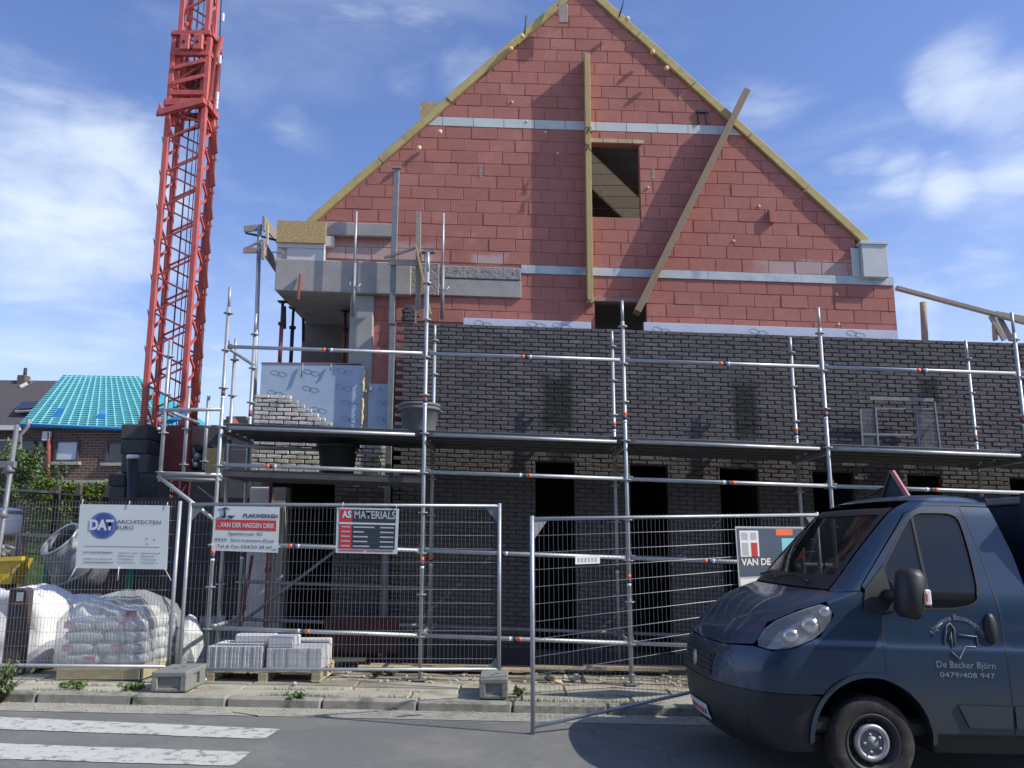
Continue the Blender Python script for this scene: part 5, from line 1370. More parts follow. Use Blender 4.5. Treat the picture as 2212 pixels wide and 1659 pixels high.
def on_roof(u, v):
    o_ = Vector((0, 0, CAM_H)); d = at(u, v, 25) - o_; n_ = rn; t = (roofp[0] - o_).dot(n_) / d.dot(n_); return o_ + d * t
for us in ((113, 905, 126, 885, 141, 885, 128, 906), (207, 907, 221, 886, 239, 887, 225, 908)):
    q = [on_roof(us[i], us[i + 1]) + rn * .06 for i in (0, 2, 4, 6)]; MB().prism(q, -rn * .05).build('membrane_patch', M['window_blue'], rf)
MB().tube(Vector((A.x - .1, 24.95, ze - .03)), Vector((B.x + .8, 24.95, B.z - .06)), .06, 8).build('gutter', M['window_blue'], h1)
def window(parent, u0, v0, u1, v1, Y, pane, frame='pvc', sill=True):
    a, c = at(u0, v0, Y), at(u1, v1, Y); w_ = empty('window', ((a.x + c.x) / 2, Y, c.z)); w_.parent = parent; w_.location = Vector(w_.location) - wloc(parent)
    t = .06
    MB().bounds((a.x, Y - .01, c.z), (c.x, Y + .02, a.z)).build('pane', M[pane], w_)
    for p, q in (((a.x - t, c.z - t), (a.x, a.z + t)), ((c.x, c.z - t), (c.x + t, a.z + t)), ((a.x, a.z), (c.x, a.z + t)), ((a.x, c.z - t), (c.x, c.z))): MB().bounds((p[0], Y - .05, p[1]), (q[0], Y + .04, q[1])).build('frame', M[frame], w_)
    if sill: MB().bounds((a.x - .15, Y - .14, c.z - .16), (c.x + .15, Y + .05, c.z - .07)).build('sill', M['concrete'], w_)
window(h1, 126, 955, 165, 993, 25.13, 'blind', 'slate'); window(h1, 236, 958, 262, 995, 25.13, 'glass_dark', 'slate'); window(h1, 48, 953, 92, 974, 25.13, 'glass_dark', 'slate', False)
MB().bounds((at(93, 1042, 24.4).x, 23.9, at(93, 1046, 24.4).z), (at(258, 1042, 24.4).x, 25.1, at(93, 1039, 24.4).z)).build('cornice', M['concrete'], h1)
MB().bounds((at(58, 1040, 24).x, 23.5, at(58, 1075, 24).z), (at(95, 1040, 24).x, 25.1, at(58, 1040, 24).z)).build('porch', M['ballast'], h1)
MB().tube(at(103, 1045, 25.05), at(106, 935, 25.05), .06, 8).build('downpipe', M['red_prop'], h1)
MB().cbox(at(101, 942, 25.05), (.25, .1, .28), .01).build('vent_box', M['pvc'], h1)
MB().ptube([at(41, 1060, 24.7), at(43, 980, 24.7), at(44, 940, 24.7), at(60, 922, 24.7), at(62, 905, 24.7)], .06, 8).build('downpipe', M['galv_dull'], h1)
h2 = empty('dark_roof_house', at(0, 1100, 31), 'dark tiled house with a brick chimney at the left edge', 'house')
A, B = at(-260, 914, 30), at(120, 927, 30); RA, RB = at(-260, 818, 34), at(200, 824, 34)
slabq([A, B + Vector((3, 0, 0)), RB + Vector((1, 0, 0)), RA], .15, 'roof', M['slate'], h2)
slabq([A + Vector((0, 8, 0)), B + Vector((3, 8, 0)), RB + Vector((1, 0, 0)), RA], .15, 'roof', M['slate'], h2)
MB().bounds((A.x + .3, 30.3, 0), (B.x + 2.5, 37.6, B.z + .1)).build('wall', M['house_brick'], h2)
MB().bounds((A.x, 29.8, at(10, 927, 30).z - .05), (at(45, 920, 30).x, 30.1, at(10, 920, 30).z)).build('gutter', M['pvc'], h2)
window(h2, -8, 953, 24, 985, 30.28, 'glass_dark')
cc = at(53, 827, 33.8); ch = MB().cbox(cc + Vector((-.05, 0, -.1)), (.34, .4, .8), .02).build('chimney', M['house_brick'], h2)
MB().cbox(cc + Vector((.22, 0, -.2)), (.3, .4, .5), .02).build('chimney', M['house_brick'], h2)
MB().tube(cc + Vector((-.02, 0, .25)), cc + Vector((-.02, 0, .62)), .07, 10).build('chimney_pot', M['dark_steel'], h2)
MB().beam(at(44, 836, 33.3), at(60, 828, 33.4), .1, .14).build('flashing', M['pvc'], h2)
q = [at(u, v, Y) for u, v, Y in ((34, 896, 30.7), (84, 893, 30.7), (92, 876, 31.6), (48, 878, 31.6))]
MB().prism([p + Vector((0, -.1, .12)) for p in q], (0, .1, -.05)).build('roof_window', M['pvc'], h2)
MB().prism([p.lerp(sum(q, Vector()) / 4, .16) + Vector((0, -.16, .17)) for p in q], (0, .03, -.02)).build('roof_window_pane', M['glass_dark'], h2)
# far roof with parapet steps behind the scaffold end
h3 = empty('far_house', at(520, 960, 26), 'low dark roofed house with a stepped parapet behind the scaffold end', 'house')
for i, (u0, v0, u1, v1) in enumerate(((420, 918, 700, 1080), (478, 906, 552, 919), (488, 899, 530, 907), (620, 912, 760, 919))):
    a, c = at(u0, v0, 26), at(u1, v1, 26); MB().bounds((a.x, 26 + .01 * i, max(0, c.z)), (c.x, 29, a.z)).build('parapet' if i else 'wall', M['slate'], h3)
MB().lathe(at(505, 917, 25.9), [(.3, -.12), (.0, .25)], 4).build('red_gablet', M['red_prop'], h3)
pxbox('garage_wall', M['ballast'], h3, 480, 970, 600, 1090, 25.4, 25.9, .02, False)

# ================================================================== greenery
def leaves(mb, pts, s, rnd_=1.0):
    for p in pts:
        a = Vector((random.gauss(0, 1), random.gauss(0, 1), random.gauss(0, 1))).normalized(); b_ = a.cross(Vector((random.gauss(0, 1), random.gauss(0, 1), random.gauss(0, 1)))).normalized()
        l = s * random.uniform(.6, 1.3); w_ = l * .5
        mb.add([p - a * l, p + b_ * w_ - a * l * .1, p + a * l, p - b_ * w_ - a * l * .1], [(0, 1, 2, 3)])
    return mb
random.seed(61)
hd = empty('hedge', at(150, 1075, 21), 'clipped yellow-green hedge below the brown brick house', 'hedge')
a, c = at(60, 1038, 21), at(238, 1048, 21); m = MB(); pts = []
for i in range(5200):
    x = random.uniform(a.x, c.x); top = a.z + (c.z - a.z) * (x - a.x) / (c.x - a.x) + .06 * math.sin(x * 3) + random.gauss(0, .05)
    z = top - abs(random.gauss(0, .45)); y = 21 + (random.random() ** 2) * .9
    if z > .2: pts.append(Vector((x, y, z)))
leaves(m, pts, .055).build('foliage', M['hedge'], hd)
MB().bounds((a.x + .05, 21.15, .1), (c.x - .05, 21.9, c.z - .12)).build('core', M['leaf'], hd)
sh = empty('garden_shrub', at(25, 1080, 19), 'loose green shrub at the left edge below the dark roof', 'shrub')
m = MB(); pts = []
ce = at(20, 1025, 19)
blobs = [(Vector((random.gauss(0, .38), random.gauss(0, .3), random.gauss(.0, .38))), random.uniform(.14, .28)) for _ in range(34)]
for bc, br_ in blobs:
    for _ in range(80):
        d = Vector((random.gauss(0, 1), random.gauss(0, 1), random.gauss(0, 1))).normalized() * br_ * random.random() ** .4
        pts.append(ce + Vector((bc.x, bc.y, bc.z)) + d)
leaves(m, pts, .05).build('foliage', M['leaf'], sh)
for k in range(7): MB().ptube([ce + Vector((random.uniform(-.2, .2), 0, -1.3)), ce + Vector((random.uniform(-.4, .4), random.uniform(-.2, .2), -.3)), ce + Vector((random.uniform(-.6, .6), random.uniform(-.3, .3), .35))], .02, 6, [.03, .02, .008]).build('stem', M['stem'], sh)
# dark boarded garden fence behind the mesh
gf = empty('board_fence', at(120, 1160, 17.5), 'dark horizontal board fence behind the left mesh panel', 'fence')
for i in range(11):
    f0 = 1064 + i * 13.2
    MB().beam(at(-160, f0 - 12, 17.4), at(330, f0 + 14, 17.4), .03, .142, (0, 1, 0)).build('board', M['fence_board'], gf)
for u in (10, 118, 165, 228, 300): MB().cbox(at(u, 1118, 17.5), (.11, .09, 1.35), .008).build('post', M['fence_board'], gf)
MB().beam(at(-160, 1050, 17.3), at(120, 1063, 17.3), .12, .05).build('capping', M['grey_plank'], gf)
# low dark rear panel further right
tag(pxbox('dark_sheeting', M['fence_board'], None, 236, 1075, 540, 1330, 14.75, 14.8, .01, False), 'dark boarding closing the view behind the crane base', 'boarding')
# trestle bits and a white drum seen through the mesh
wd = empty('white_drum', at(14, 1140, 14.5), 'white drum standing behind the mesh at the left edge', 'drum'); pp_ = at(12, 1128, 14.0)
MB().lathe(pp_ + Vector((0, 0, -.2)), [(0, 0), (.22, 0), (.24, .05), (.24, .36), (.20, .42), (0, .44)], 20).build('body', M['white'], wd); MB().lathe(pp_ + Vector((0, 0, -.2)), [(.24, .33), (.255, .34), (.255, .38), (.24, .39)], 20).build('lid_ring', M['galv_dull'], wd)
tr = empty('site_trestle', at(70, 1200, 14), 'weathered timber trestle behind the left mesh panel', 'trestle')
MB().beam(at(2, 1152, 14), at(145, 1160, 14), .1, .05).build('top_bar', M['grey_plank'], tr)
for u0, u1 in ((38, 30), (45, 60), (112, 104), (118, 132)): e_ = at(u1, 1215, 14); e_ = Vector((e_.x, 14 + (.15 if u0 % 2 else -.15), pave(e_.x))); MB().beam(at(u0, 1158, 14), e_, .05, .07, (0, 1, 0)).build('leg', M['grey_plank'], tr)
pxbox('side_sheet', M['plank'], tr, 88, 1170, 115, 1205, 14.05, 14.08, .003, False); pxbox('side_sheet', M['plank'], tr, 10, 1168, 34, 1198, 14.05, 14.08, .003, False)
# galvanised pole and bracket at far left
pl = empty('guard_pole', at(5, 1300, 11), 'leaning galvanised pole with a cross arm at the left edge', 'pole')
MB().tube(at(2, 1160, 11.0) + (at(2, 1160, 11.0) - at(37, 918, 11.2)) * 1.08, at(37, 918, 11.2), .032, 12).build('shaft', M['galv_dull'], pl); MB().cbox(at(2, 1004, 11.1), (.4, .06, .09), .008).build('cross_arm', M['galv_dull'], pl); MB().lathe(at(20, 1018, 11.1), [(.033, .08), (.045, .05), (.075, 0), (.033, -.02)], 14).build('collar', M['galv_dull'], pl); MB().lathe(at(6, 1115, 11.03), [(.033, .08), (.045, .05), (.075, 0), (.033, -.02)], 14).build('collar', M['galv_dull'], pl)

# weeds
def weed(c, r_, h, n_, label, seed, flowers=()):
    random.seed(seed); t = empty('weed_plant', c, label, 'weed', 'weeds growing along the kerb'); c = Vector(c); m = MB(); st = MB()
    for k in range(n_):
        a = random.uniform(0, 2 * math.pi); d = Vector((math.cos(a), math.sin(a), 0)); hh = h * random.uniform(.35, 1); rr = r_ * random.uniform(.2, 1)
        tip = c + d * rr + Vector((0, 0, hh)); mid = c + d * rr * .4 + Vector((0, 0, hh * .6))
        st.ptube([c + d * .02, mid, tip], .003, 4)
        for _ in range(5):
            f = random.uniform(.35, 1.05); p = c.lerp(mid, f * 2) if f < .5 else mid.lerp(tip, f * 2 - 1)
            leaves(m, [p + Vector((random.gauss(0, .015), random.gauss(0, .015), random.gauss(0, .01)))], .034)
    m.build('foliage', M['weed'], t); st.build('stems', M['stem'], t)
    for f in flowers:
        p = c + Vector(f); q = MB()
        for k in range(7):
            a = 2 * math.pi * k / 7; d = Vector((math.cos(a), -.3, math.sin(a))); e = Vector((math.cos(a + .35), -.25, math.sin(a + .35)))
            q.add([p, p + d * .03, p + (d + e) * .021, p + e * .03], [(0, 1, 2, 3)])
        q.build('flower', M['flower'], t)
a = gy(22, 1512); weed((a.x, YK - .06, ground(a.x)), .30, .42, 46, 'leafy weed with yellow flowers against the kerb at the left edge', 71, ((.02, -.12, .30), (-.25, -.1, .28), (-.18, -.2, .16)))
weed((at(285, 1487, 9.5).x, 9.5, pave(-4.4)), .16, .05, 20, 'low creeping weed left of the left fence foot', 72)
weed((at(160, 1483, 9.55).x, 9.55, pave(-5)), .2, .05, 22, 'flat weed in the slab joint before the cement pallet', 73)
weed((at(1120, 1497, 9.55).x, 9.55, pave(0)), .10, .10, 14, 'small dark weed right of the right fence foot', 74)
weed((at(640, 1516, 9.26).x, 9.24, pave(-2.4)), .12, .03, 14, 'tuft of weed on the kerb edge below the white blocks', 75)
random.seed(77); m = MB()
for i in range(2600):
    x = random.uniform(-5.2, 1.6); b_ = random.random()
    y = YK + (.17 if b_ < .6 else .52) + random.gauss(0, .018)
    if math.sin(x * 2.3) + math.sin(x * 5.1 + 1) + random.gauss(0, .5) < .1: continue
    p = Vector((x, y, pave(x) - .012)); d = Vector((random.gauss(0, .016), random.gauss(0, .012), random.uniform(.015, .05)))
    m.add([p + Vector((-.004, 0, 0)), p + Vector((.004, 0, 0)), p + d], [(0, 1, 2)])
tag(m.build('joint_grass', M['moss']), 'short grass and moss in the pavement joints', 'grass', kind='stuff')
random.seed(78); m = MB()
for i in range(500):
    x = random.uniform(-6, 2.5); y = YK - abs(random.gauss(0, .16)) - .03; s = random.uniform(.003, .011)
    m.cbox((x, y, ground(x) + .006 + s * .3), (s * 2, s * 1.5, s), s * .3)
for i in range(700):
    x = random.uniform(-5.5, 5); y = random.uniform(9.9, 12.0); s = random.uniform(.006, .03)
    m.cbox((x, y, pave(x) - .03 + s * .3), (s * 2, s * 1.5, s), s * .3, Matrix.Rotation(random.uniform(0, 3), 3, 'Z'))
tag(m.build('grit', M['rubble']), 'grit and crumbs along the gutter and site floor', 'grit', kind='stuff')
for u0, v0, u1, v1, lab in ((637, 1529, 668, 1531, 'thin splinter of wood lying in the gutter'), (505, 1540, 560, 1548, 'straw-like stick on the asphalt near the gutter')):
    a, c = gy(u0, v0), gy(u1, v1); a.z += .012; c.z += .012; tag(MB().beam(a, c, .018, .01).build('wood_splinter', M['raw_timber']), lab, 'stick')

# ================================================================== the van
M['paint_blue'] = mat('van_paint', (.017, .047, .095), .36, .25, var=.12, scale=3, coat=.5, col2=(.034, .050, .070), c2lo=.5, c2hi=.8, c2scale=2)
patch(M['paint_blue'], [(2.2, 4.6, -.1, .62)], (.075, .080, .075), .55, .5, 5, .4)       # road dirt on the lower panels
M['van_glass'] = mat('van_glass', (.010, .014, .016), .04, 0, var=.05, alpha=.8, spec=.7)
M['screen_glass'] = mat('windscreen_glass', (.012, .016, .015), .04, 0, var=.05, alpha=.55, spec=.7)
M['lamp'] = mat('lamp_glass', (.55, .62, .66), .05, 0, var=.2, scale=22, alpha=.26, spec=.8, coat=1)
M['lamp_inner'] = mat('lamp_reflector', (.66, .68, .70), .18, .85, var=.3, scale=18)
M['lamp_back'] = mat('lamp_housing', (.22, .24, .26), .3, .6, var=.4, scale=16)
M['rubber'] = mat('tyre_rubber', (.028, .027, .025), .85, var=.25, scale=14, col2=(.065, .06, .05), c2scale=7)
M['rim'] = mat('rim_steel', (.42, .43, .44), .4, .7, var=.3, scale=10)
M['box_navy'] = mat('box_body_navy', (.012, .020, .045), .5, 0, var=.2)
M['bumper'] = mat('bumper_plastic', (.016, .019, .026), .5, var=.2, scale=6)
def chaikin(pts, n=2):
    for _ in range(n):
        q = []
        for i in range(len(pts)):
            a, b = pts[i], pts[(i + 1) % len(pts)]
            q += [('x', a[1] * .75 + b[1] * .25, a[2] * .75 + b[2] * .25), ('x', a[1] * .25 + b[1] * .75, a[2] * .25 + b[2] * .75)]
        pts = q
    return pts
van = empty('blue_van', (1.67, 7.57, ground(2.7)), 'dark blue works van with white lettering parked at the right', 'van')
PHI = R(3.0); cph, sph = math.cos(PHI), math.sin(PHI); VZ = ground(2.72) - .006
def VW(p):
    p = (p[0], p[1], p[2] if p[2] < 1 else 1 + (p[2] - 1) * 1.055)
    X = 1.67 + p[0] * cph - p[1] * sph; Yw = 7.57 + p[0] * sph + p[1] * cph
    return Vector((X, Yw, p[2] + VZ - K * (X - 2.72)))
def interp(tab):
    def f(z):
        if z <= tab[0][0]: return tab[0][1]
        for i in range(len(tab) - 1):
            a, b = tab[i], tab[i + 1]
            if z <= b[0]:
                t = (z - a[0]) / (b[0] - a[0])
                m0 = (b[1] - tab[i - 1][1]) / (b[0] - tab[i - 1][0]) if i > 0 else (b[1] - a[1]) / (b[0] - a[0])
                m1 = (tab[i + 2][1] - a[1]) / (tab[i + 2][0] - a[0]) if i + 2 < len(tab) else (b[1] - a[1]) / (b[0] - a[0])
                d = b[0] - a[0]; t2, t3 = t * t, t * t * t
                return (2 * t3 - 3 * t2 + 1) * a[1] + (t3 - 2 * t2 + t) * d * m0 + (-2 * t3 + 3 * t2) * b[1] + (t3 - t2) * d * m1
        return tab[-1][1]
    return f
xn = interp([(.20, .11), (.30, .01), (.42, -.05), (.6, -.07), (.75, -.065), (.88, -.045), (.98, .0), (1.06, .065), (1.14, .17), (1.22, .27), (1.29, .38), (1.34, .49), (1.38, .60), (1.42, .70), (1.7, .97), (2.0, 1.27), (2.06, 1.35), (2.12, 1.47)])
wz = interp([(.2, .93), (.35, .97), (.6, .995), (.95, 1.012), (1.03, 1.012), (1.09, .995), (1.35, .985), (1.6, .93), (2.0, .835), (2.12, .79)])
rcz = interp([(.2, .55), (.8, .55), (1.0, .50), (1.15, .36), (1.3, .28), (1.45, .26), (2.12, .24)])
S1 = 1.4
def surf(s, z, o=0.0):
    a = abs(s); w_, rc, x0 = wz(z), rcz(z), xn(z)
    if a >= S1: x, y = x0 + rc + (a - S1), w_
    else:
        ph = a / S1 * math.pi / 2; x, y = x0 + rc * (1 - math.cos(ph) ** .8), w_ * math.sin(ph) ** .8
    return Vector((x, math.copysign(y, s) if s else 0.0, z))
def sx(x, z):
    x0, rc = xn(z), rcz(z)
    if x >= x0 + rc: return S1 + x - x0 - rc
    t = max(0, (x - x0) / rc); return math.acos(min(1, (1 - t) ** 1.25)) / (math.pi / 2) * S1
def sy(y, z): return math.asin(min(1, (abs(y) / wz(z)) ** 1.25)) / (math.pi / 2) * S1
def dense(pts, step=.035, close=True):
    """pts: ('x'|'y', value, z) -> list of (s, z)"""
    out = []
    n = len(pts)
    for i in range(n if close else n - 1):
        a, b = pts[i], pts[(i + 1) % n]
        sa = sx(a[1], a[2]) if a[0] == 'x' else sy(a[1], a[2]); sb = sx(b[1], b[2]) if b[0] == 'x' else sy(b[1], b[2])
        k = max(1, int(max(abs(sa - sb), abs(a[2] - b[2])) / step))
        for j in range(k):
            t = j / k; z = a[2] + (b[2] - a[2]) * t
            if a[0] == b[0] == 'x': out.append((sx(a[1] + (b[1] - a[1]) * t, z), z))
            elif a[0] == b[0] == 'y': out.append((sy(a[1] + (b[1] - a[1]) * t, z), z))
            else: out.append((sa + (sb - sa) * t, z))
    return out
def both(half):               # half outline from centre to centre -> full outline over both sides
    return half + [(-s, z) for s, z in reversed(half) if abs(s) > 1e-6]
def vpanel(name, outline, mt, holes=(), off=0.0, step=.05, parent=None, thick=.012):
    pts = []
    s0, s1 = min(p[0] for p in outline), max(p[0] for p in outline); z0_, z1_ = min(p[1] for p in outline), max(p[1] for p in outline)
    s = s0 + step / 2
    while s < s1:
        z = z0_ + step / 2
        while z < z1_:
            if inside((s, z), outline) and not any(inside((s, z), h) for h in holes) and min((Vector((s, z)) - Vector(q)).length for lp in [outline] + list(holes) for q in lp) > step * .35: pts.append((s, z))
            z += step
        s += step
    v, f = cdt(outline, holes, pts)
    def nrm(s, z):
        e = .004; a = surf(s + e, z) - surf(s - e, z); b = surf(s, z + e) - surf(s, z - e); n_ = a.cross(b)
        n_ = n_.normalized() if n_.length > 1e-9 else Vector((-1, 0, 0))
        c_ = surf(s, z); return n_ if n_.dot(Vector((c_.x - 1.6, c_.y * 1.5, 0))) > 0 else -n_
    NP = [nrm(p.x, p.y) for p in v]; SP = [surf(p.x, p.y) for p in v]
    m = MB(); m.add([VW(a + n_ * off) for a, n_ in zip(SP, NP)], f, True)
    b0 = len(m.v)
    bd = {}
    for t in f:
        for i in range(3):
            e = (t[i], t[(i + 1) % 3]); k = tuple(sorted(e)); bd[k] = bd.get(k, 0) + 1
    if thick:
        inner = {}
        for k, c_ in bd.items():
            if c_ == 1:
                q = []
                for i in k:
                    if i not in inner: inner[i] = len(m.v); m.v.append(VW(SP[i] + NP[i] * (off - thick)))
                    q.append(inner[i])
                m.f.append((k[0], k[1], q[1], q[0])); m.sm.append(False)
    o_ = m.build(name, mt, parent or van, fix=False)
    org = VW((0, 0, 0)); vn = [(VW(n_) - org).normalized() for n_ in NP]
    vn += [Vector((0, 0, 1))] * (len(m.v) - len(vn))
    if thick:
        for i, k in inner.items(): vn[k] = vn[i]
    fl = o_.data.polygons; f0 = f[0]
    n0 = (m.v[f0[1]] - m.v[f0[0]]).cross(m.v[f0[2]] - m.v[f0[0]])
    if n0.dot(vn[f0[0]]) < 0: o_.data.flip_normals()
    o_.data.polygons.foreach_set('use_smooth', [True] * len(o_.data.polygons))
    o_.data.normals_split_custom_set_from_vertices(vn)
    return o_
X = lambda x, z: ('x', x, z)
Yy = lambda y, z: ('y', y, z)
AC = (1.0, .36); AR = .455
arch = lambda a0, a1, n_=12, r=AR: [X(AC[0] + r * math.cos(R(a0 + (a1 - a0) * i / n_)), AC[1] + r * math.sin(R(a0 + (a1 - a0) * i / n_))) for i in range(n_ + 1)]
hl_top = [X(.17, 1.01), X(.30, 1.16), X(.50, 1.27), X(.70, 1.335)]
hl_bot = [X(.75, 1.25), X(.63, 1.10), X(.43, 1.02), X(.27, .985)]
# bumper
half = dense([Yy(0, .24), Yy(.6, .24), X(.42, .25), X(.56, .27)] + arch(190, 138, 6) + [X(.45, .672), Yy(.6, .672), Yy(0, .672)], close=False)
vpanel('bumper', both(half), M['bumper'])
# wings with nose
half = dense([Yy(0, .68), Yy(.6, .68), X(.45, .68)] + arch(135, 74, 10) + [X(1.118, 1.32), X(.985, 1.425), X(.80, 1.405), X(.705, 1.345)] + [X(.755, 1.25), X(.635, 1.095), X(.43, 1.012), X(.27, .977), X(.165, 1.0), Yy(.5, .975), Yy(0, .972)], close=False)
vpanel('front_wings', both(half), M['paint_blue'])
half = dense([Yy(0, .98), Yy(.5, .983), X(.172, 1.018), X(.30, 1.168), X(.50, 1.278), X(.70, 1.343), X(.80, 1.403), Yy(.80, 1.413), Yy(0, 1.413)], close=False)
vpanel('bonnet', both(half), M['paint_blue'])
for sgn in (1, -1):
    mir = lambda pts: [(sgn * s, z) for s, z in pts]
    h_ = vpanel('headlight', mir(dense(chaikin(hl_top + hl_bot, 1))), M['lamp'], off=.004)
    vpanel('reflector', mir(dense([X(.22, 1.01), X(.33, 1.14), X(.52, 1.24), X(.69, 1.31), X(.72, 1.24), X(.61, 1.11), X(.42, 1.035), X(.28, 1.0)])), M['lamp_back'], off=-.05, parent=h_)
    for (x_, z_, r_) in ((.40, 1.09, .055), (.55, 1.17, .06), (.67, 1.27, .04)):
        c_ = surf(sx(x_, z_), z_); c_.y *= sgn; c_ = c_ * 1.0
        d = VW((c_.x - .3, c_.y + sgn * .8, c_.z)) - VW(c_); MB().lathe(VW(c_ - Vector((-.02, sgn * .03, 0))), [(0, -.02), (r_, .012), (r_ * 1.05, .018), (r_ * .5, .02), (0, .024)], 18, d).build('bulb', M['lamp_inner'], h_)
        MB().lathe(VW(c_ - Vector((-.02, sgn * .03, 0))), [(r_ * 1.05, .0), (r_ * 1.25, .004), (r_ * 1.25, .012), (r_ * 1.05, .016)], 18, d).build('lamp_ring', M['dark_steel'], h_)
    # pillar, door, rear panel
    pil = dense([Yy(.83, 1.42), X(.80, 1.412), X(.985, 1.432), X(1.0, 1.475), X(1.45, 2.01), X(1.62, 2.085), X(1.95, 2.09), X(2.17, 2.09), X(2.17, 2.12), X(1.62, 2.12), Yy(.72, 2.12), Yy(.72, 2.06)])
    vpanel('windscreen_pillar', mir(pil), M['paint_blue'])
    glass = [X(1.07, 1.40), X(1.20, 1.345), X(1.48, 1.315), X(1.78, 1.335), X(1.885, 1.40), X(1.925, 1.55), X(1.90, 1.96), X(1.85, 2.02), X(1.57, 2.01), X(1.48, 1.955), X(1.16, 1.585)]
    glass = chaikin([X(1.03, 1.37), X(1.25, 1.33), X(1.5, 1.305), X(1.80, 1.32), X(1.93, 1.40), X(1.945, 1.6), X(1.93, 1.9), X(1.90, 2.04), X(1.7, 2.04), X(1.52, 2.03), X(1.36, 1.83)], 3)
    dr = dense([X(1.125, .80)] + arch(73, 20, 7)[1:] + [X(1.455, .42), X(2.095, .42), X(2.085, .8), X(2.07, 1.3), X(2.01, 1.75), X(1.935, 2.078), X(1.62, 2.075), X(1.457, 2.0), X(1.005, 1.465), X(1.125, 1.325)])
    d_ = vpanel('door', mir(dr), M['paint_blue'], [mir(dense(glass))])
    cd = Vector((sum(p[0] for p in dr) / len(dr), sum(p[1] for p in dr) / len(dr))); off_ = lambda k: [tuple(Vector(p) + (Vector(p) - cd).normalized() * k) for p in dr]
    vpanel('shut_line', mir(off_(.007)), M['ink'], [mir(off_(-.004))], off=.0015, parent=d_, thick=.006)
    vpanel('window', mir(dense(glass)), M['van_glass'], off=-.012, parent=d_, thick=.004)
    seal = dense(glass); c_ = Vector((sum(p[0] for p in seal) / len(seal), sum(p[1] for p in seal) / len(seal)))
    inner_ = [tuple(c_ + (Vector(p) - c_) * .955) for p in seal]; outer_ = [tuple(c_ + (Vector(p) - c_) * 1.012) for p in seal]
    vpanel('window_seal', mir(outer_), M['black_plastic'], [mir(inner_)], off=.002, parent=d_, thick=.008)
    vpanel('quarter_bar', mir(dense([X(1.52, 1.32), X(1.538, 1.322), X(1.525, 2.01), X(1.507, 2.0)])), M['black_plastic'], off=.0, parent=d_)
    vpanel('rear_panel', mir(dense([X(2.103, .42), X(2.40, .42), X(2.39, .8), X(2.36, 1.2), X(2.28, 1.73), X(2.18, 2.08), X(1.943, 2.08), X(2.018, 1.75), X(2.078, 1.3), X(2.093, .8)])), M['paint_blue'])
    vpanel('side_moulding', mir(dense([X(1.66, .635), X(2.08, .635), X(2.08, .47), X(1.74, .47)])), M['paint_blue'], off=.014)
    vpanel('side_moulding', mir(dense([X(2.105, .635), X(2.395, .635), X(2.395, .47), X(2.105, .47)])), M['paint_blue'], off=.014)
    vpanel('sill', mir(dense([X(1.455, .41), X(2.4, .41), X(2.4, .27), X(1.455, .27)])), M['black_plastic'], off=-.02)
    # wheel arch lip
    lip = [X(AC[0] + AR * math.cos(R(a)), AC[1] + AR * math.sin(R(a))) for a in range(-4, 186, 6)] + [X(AC[0] + (AR + .035) * math.cos(R(a)), AC[1] + (AR + .035) * math.sin(R(a))) for a in range(185, -5, -6)]
    vpanel('arch_lip', mir(dense(lip)), M['paint_blue'], off=.014, thick=.03)
    # mirror triangle, handle, wing crease
    vpanel('mirror_base', mir(dense([X(.98, 1.30), X(1.02, 1.44), X(1.20, 1.62), X(1.24, 1.30), X(1.12, 1.27)])), M['black_plastic'], off=.01, thick=.02)
    mr_ = MB().cbox((0, 0, 0), (.18, .22, .35), .05, Matrix.Rotation(R(8), 3, 'Y'))
    q = [VW(p + Vector((1.275, sgn * 1.16, 1.43))) for p in mr_.v]; mm = MB(); mm.add(q, mr_.f, True); mh = mm.build('door_mirror', M['black_plastic'], van)
    MB().tube(VW((1.18, sgn * .98, 1.40)), VW((1.28, sgn * 1.10, 1.42)), .05, 10).build('mirror_arm', M['black_plastic'], mh)
    mm = MB().cbox((0, 0, 0), (.05, .02, .11), .01); MB_ = MB(); MB_.add([VW(p + Vector((1.355, sgn * 1.268, 1.41))) for p in mm.v], mm.f); MB_.build('indicator', M['white'], mh)
    mm = MB().cbox((0, 0, 0), (.02, .022, .06), .005); MB_ = MB(); MB_.add([VW(p + Vector((1.345, sgn * 1.269, 1.41))) for p in mm.v], mm.f); MB_.build('indicator_bulb', M['orange'], mh)
    hb = MB(); hb.lathe((0, 0, 0), [(0, .03), (.05, .028), (.065, .01), (.066, 0)], 16, (0, 1, 0)); hm = MB(); hm.add([VW(Vector((1.98 + p.x * .8, sgn * (.993 + p.y), 1.19 + p.z * 1.7))) for p in hb.v], hb.f, True); hm.build('door_handle', M['black_plastic'], d_)
    # wheel
    for xw_ in (1.0, 4.1):
        wh = empty('wheel', VW((xw_, sgn * .9, .335))); wh.parent = van; wh.location = Vector(wh.location) - wloc(van)
        axd = (VW((xw_, sgn * 1.0, .335)) - VW((xw_, sgn * .9, .335))); cw = VW((xw_, sgn * .87, .335))
        MB().lathe(cw, [(.20, .085), (.225, .098), (.30, .10), (.325, .085), (.335, .05), (.335, -.09), (.32, -.11), (.2, -.11)], 44, axd).build('tyre', M['rubber'], wh)
        MB().lathe(cw, [(.20, -.05), (.195, .06), (.215, .092), (.205, .10), (.18, .07), (.165, .035), (.13, .03), (.05, .03), (0, .03)], 36, axd).build('rim', M['dark_steel'], wh)
        MB().lathe(cw, [(.10, .03), (.135, .04), (.14, .07), (.125, .09), (.10, .085), (.092, .06)], 36, axd).build('hub_ring', M['rim'], wh)
        MB().lathe(cw, [(.094, .058), (.05, .06), (.045, .08), (0, .085)], 36, axd).build('hub', M['galv_dull'], wh)
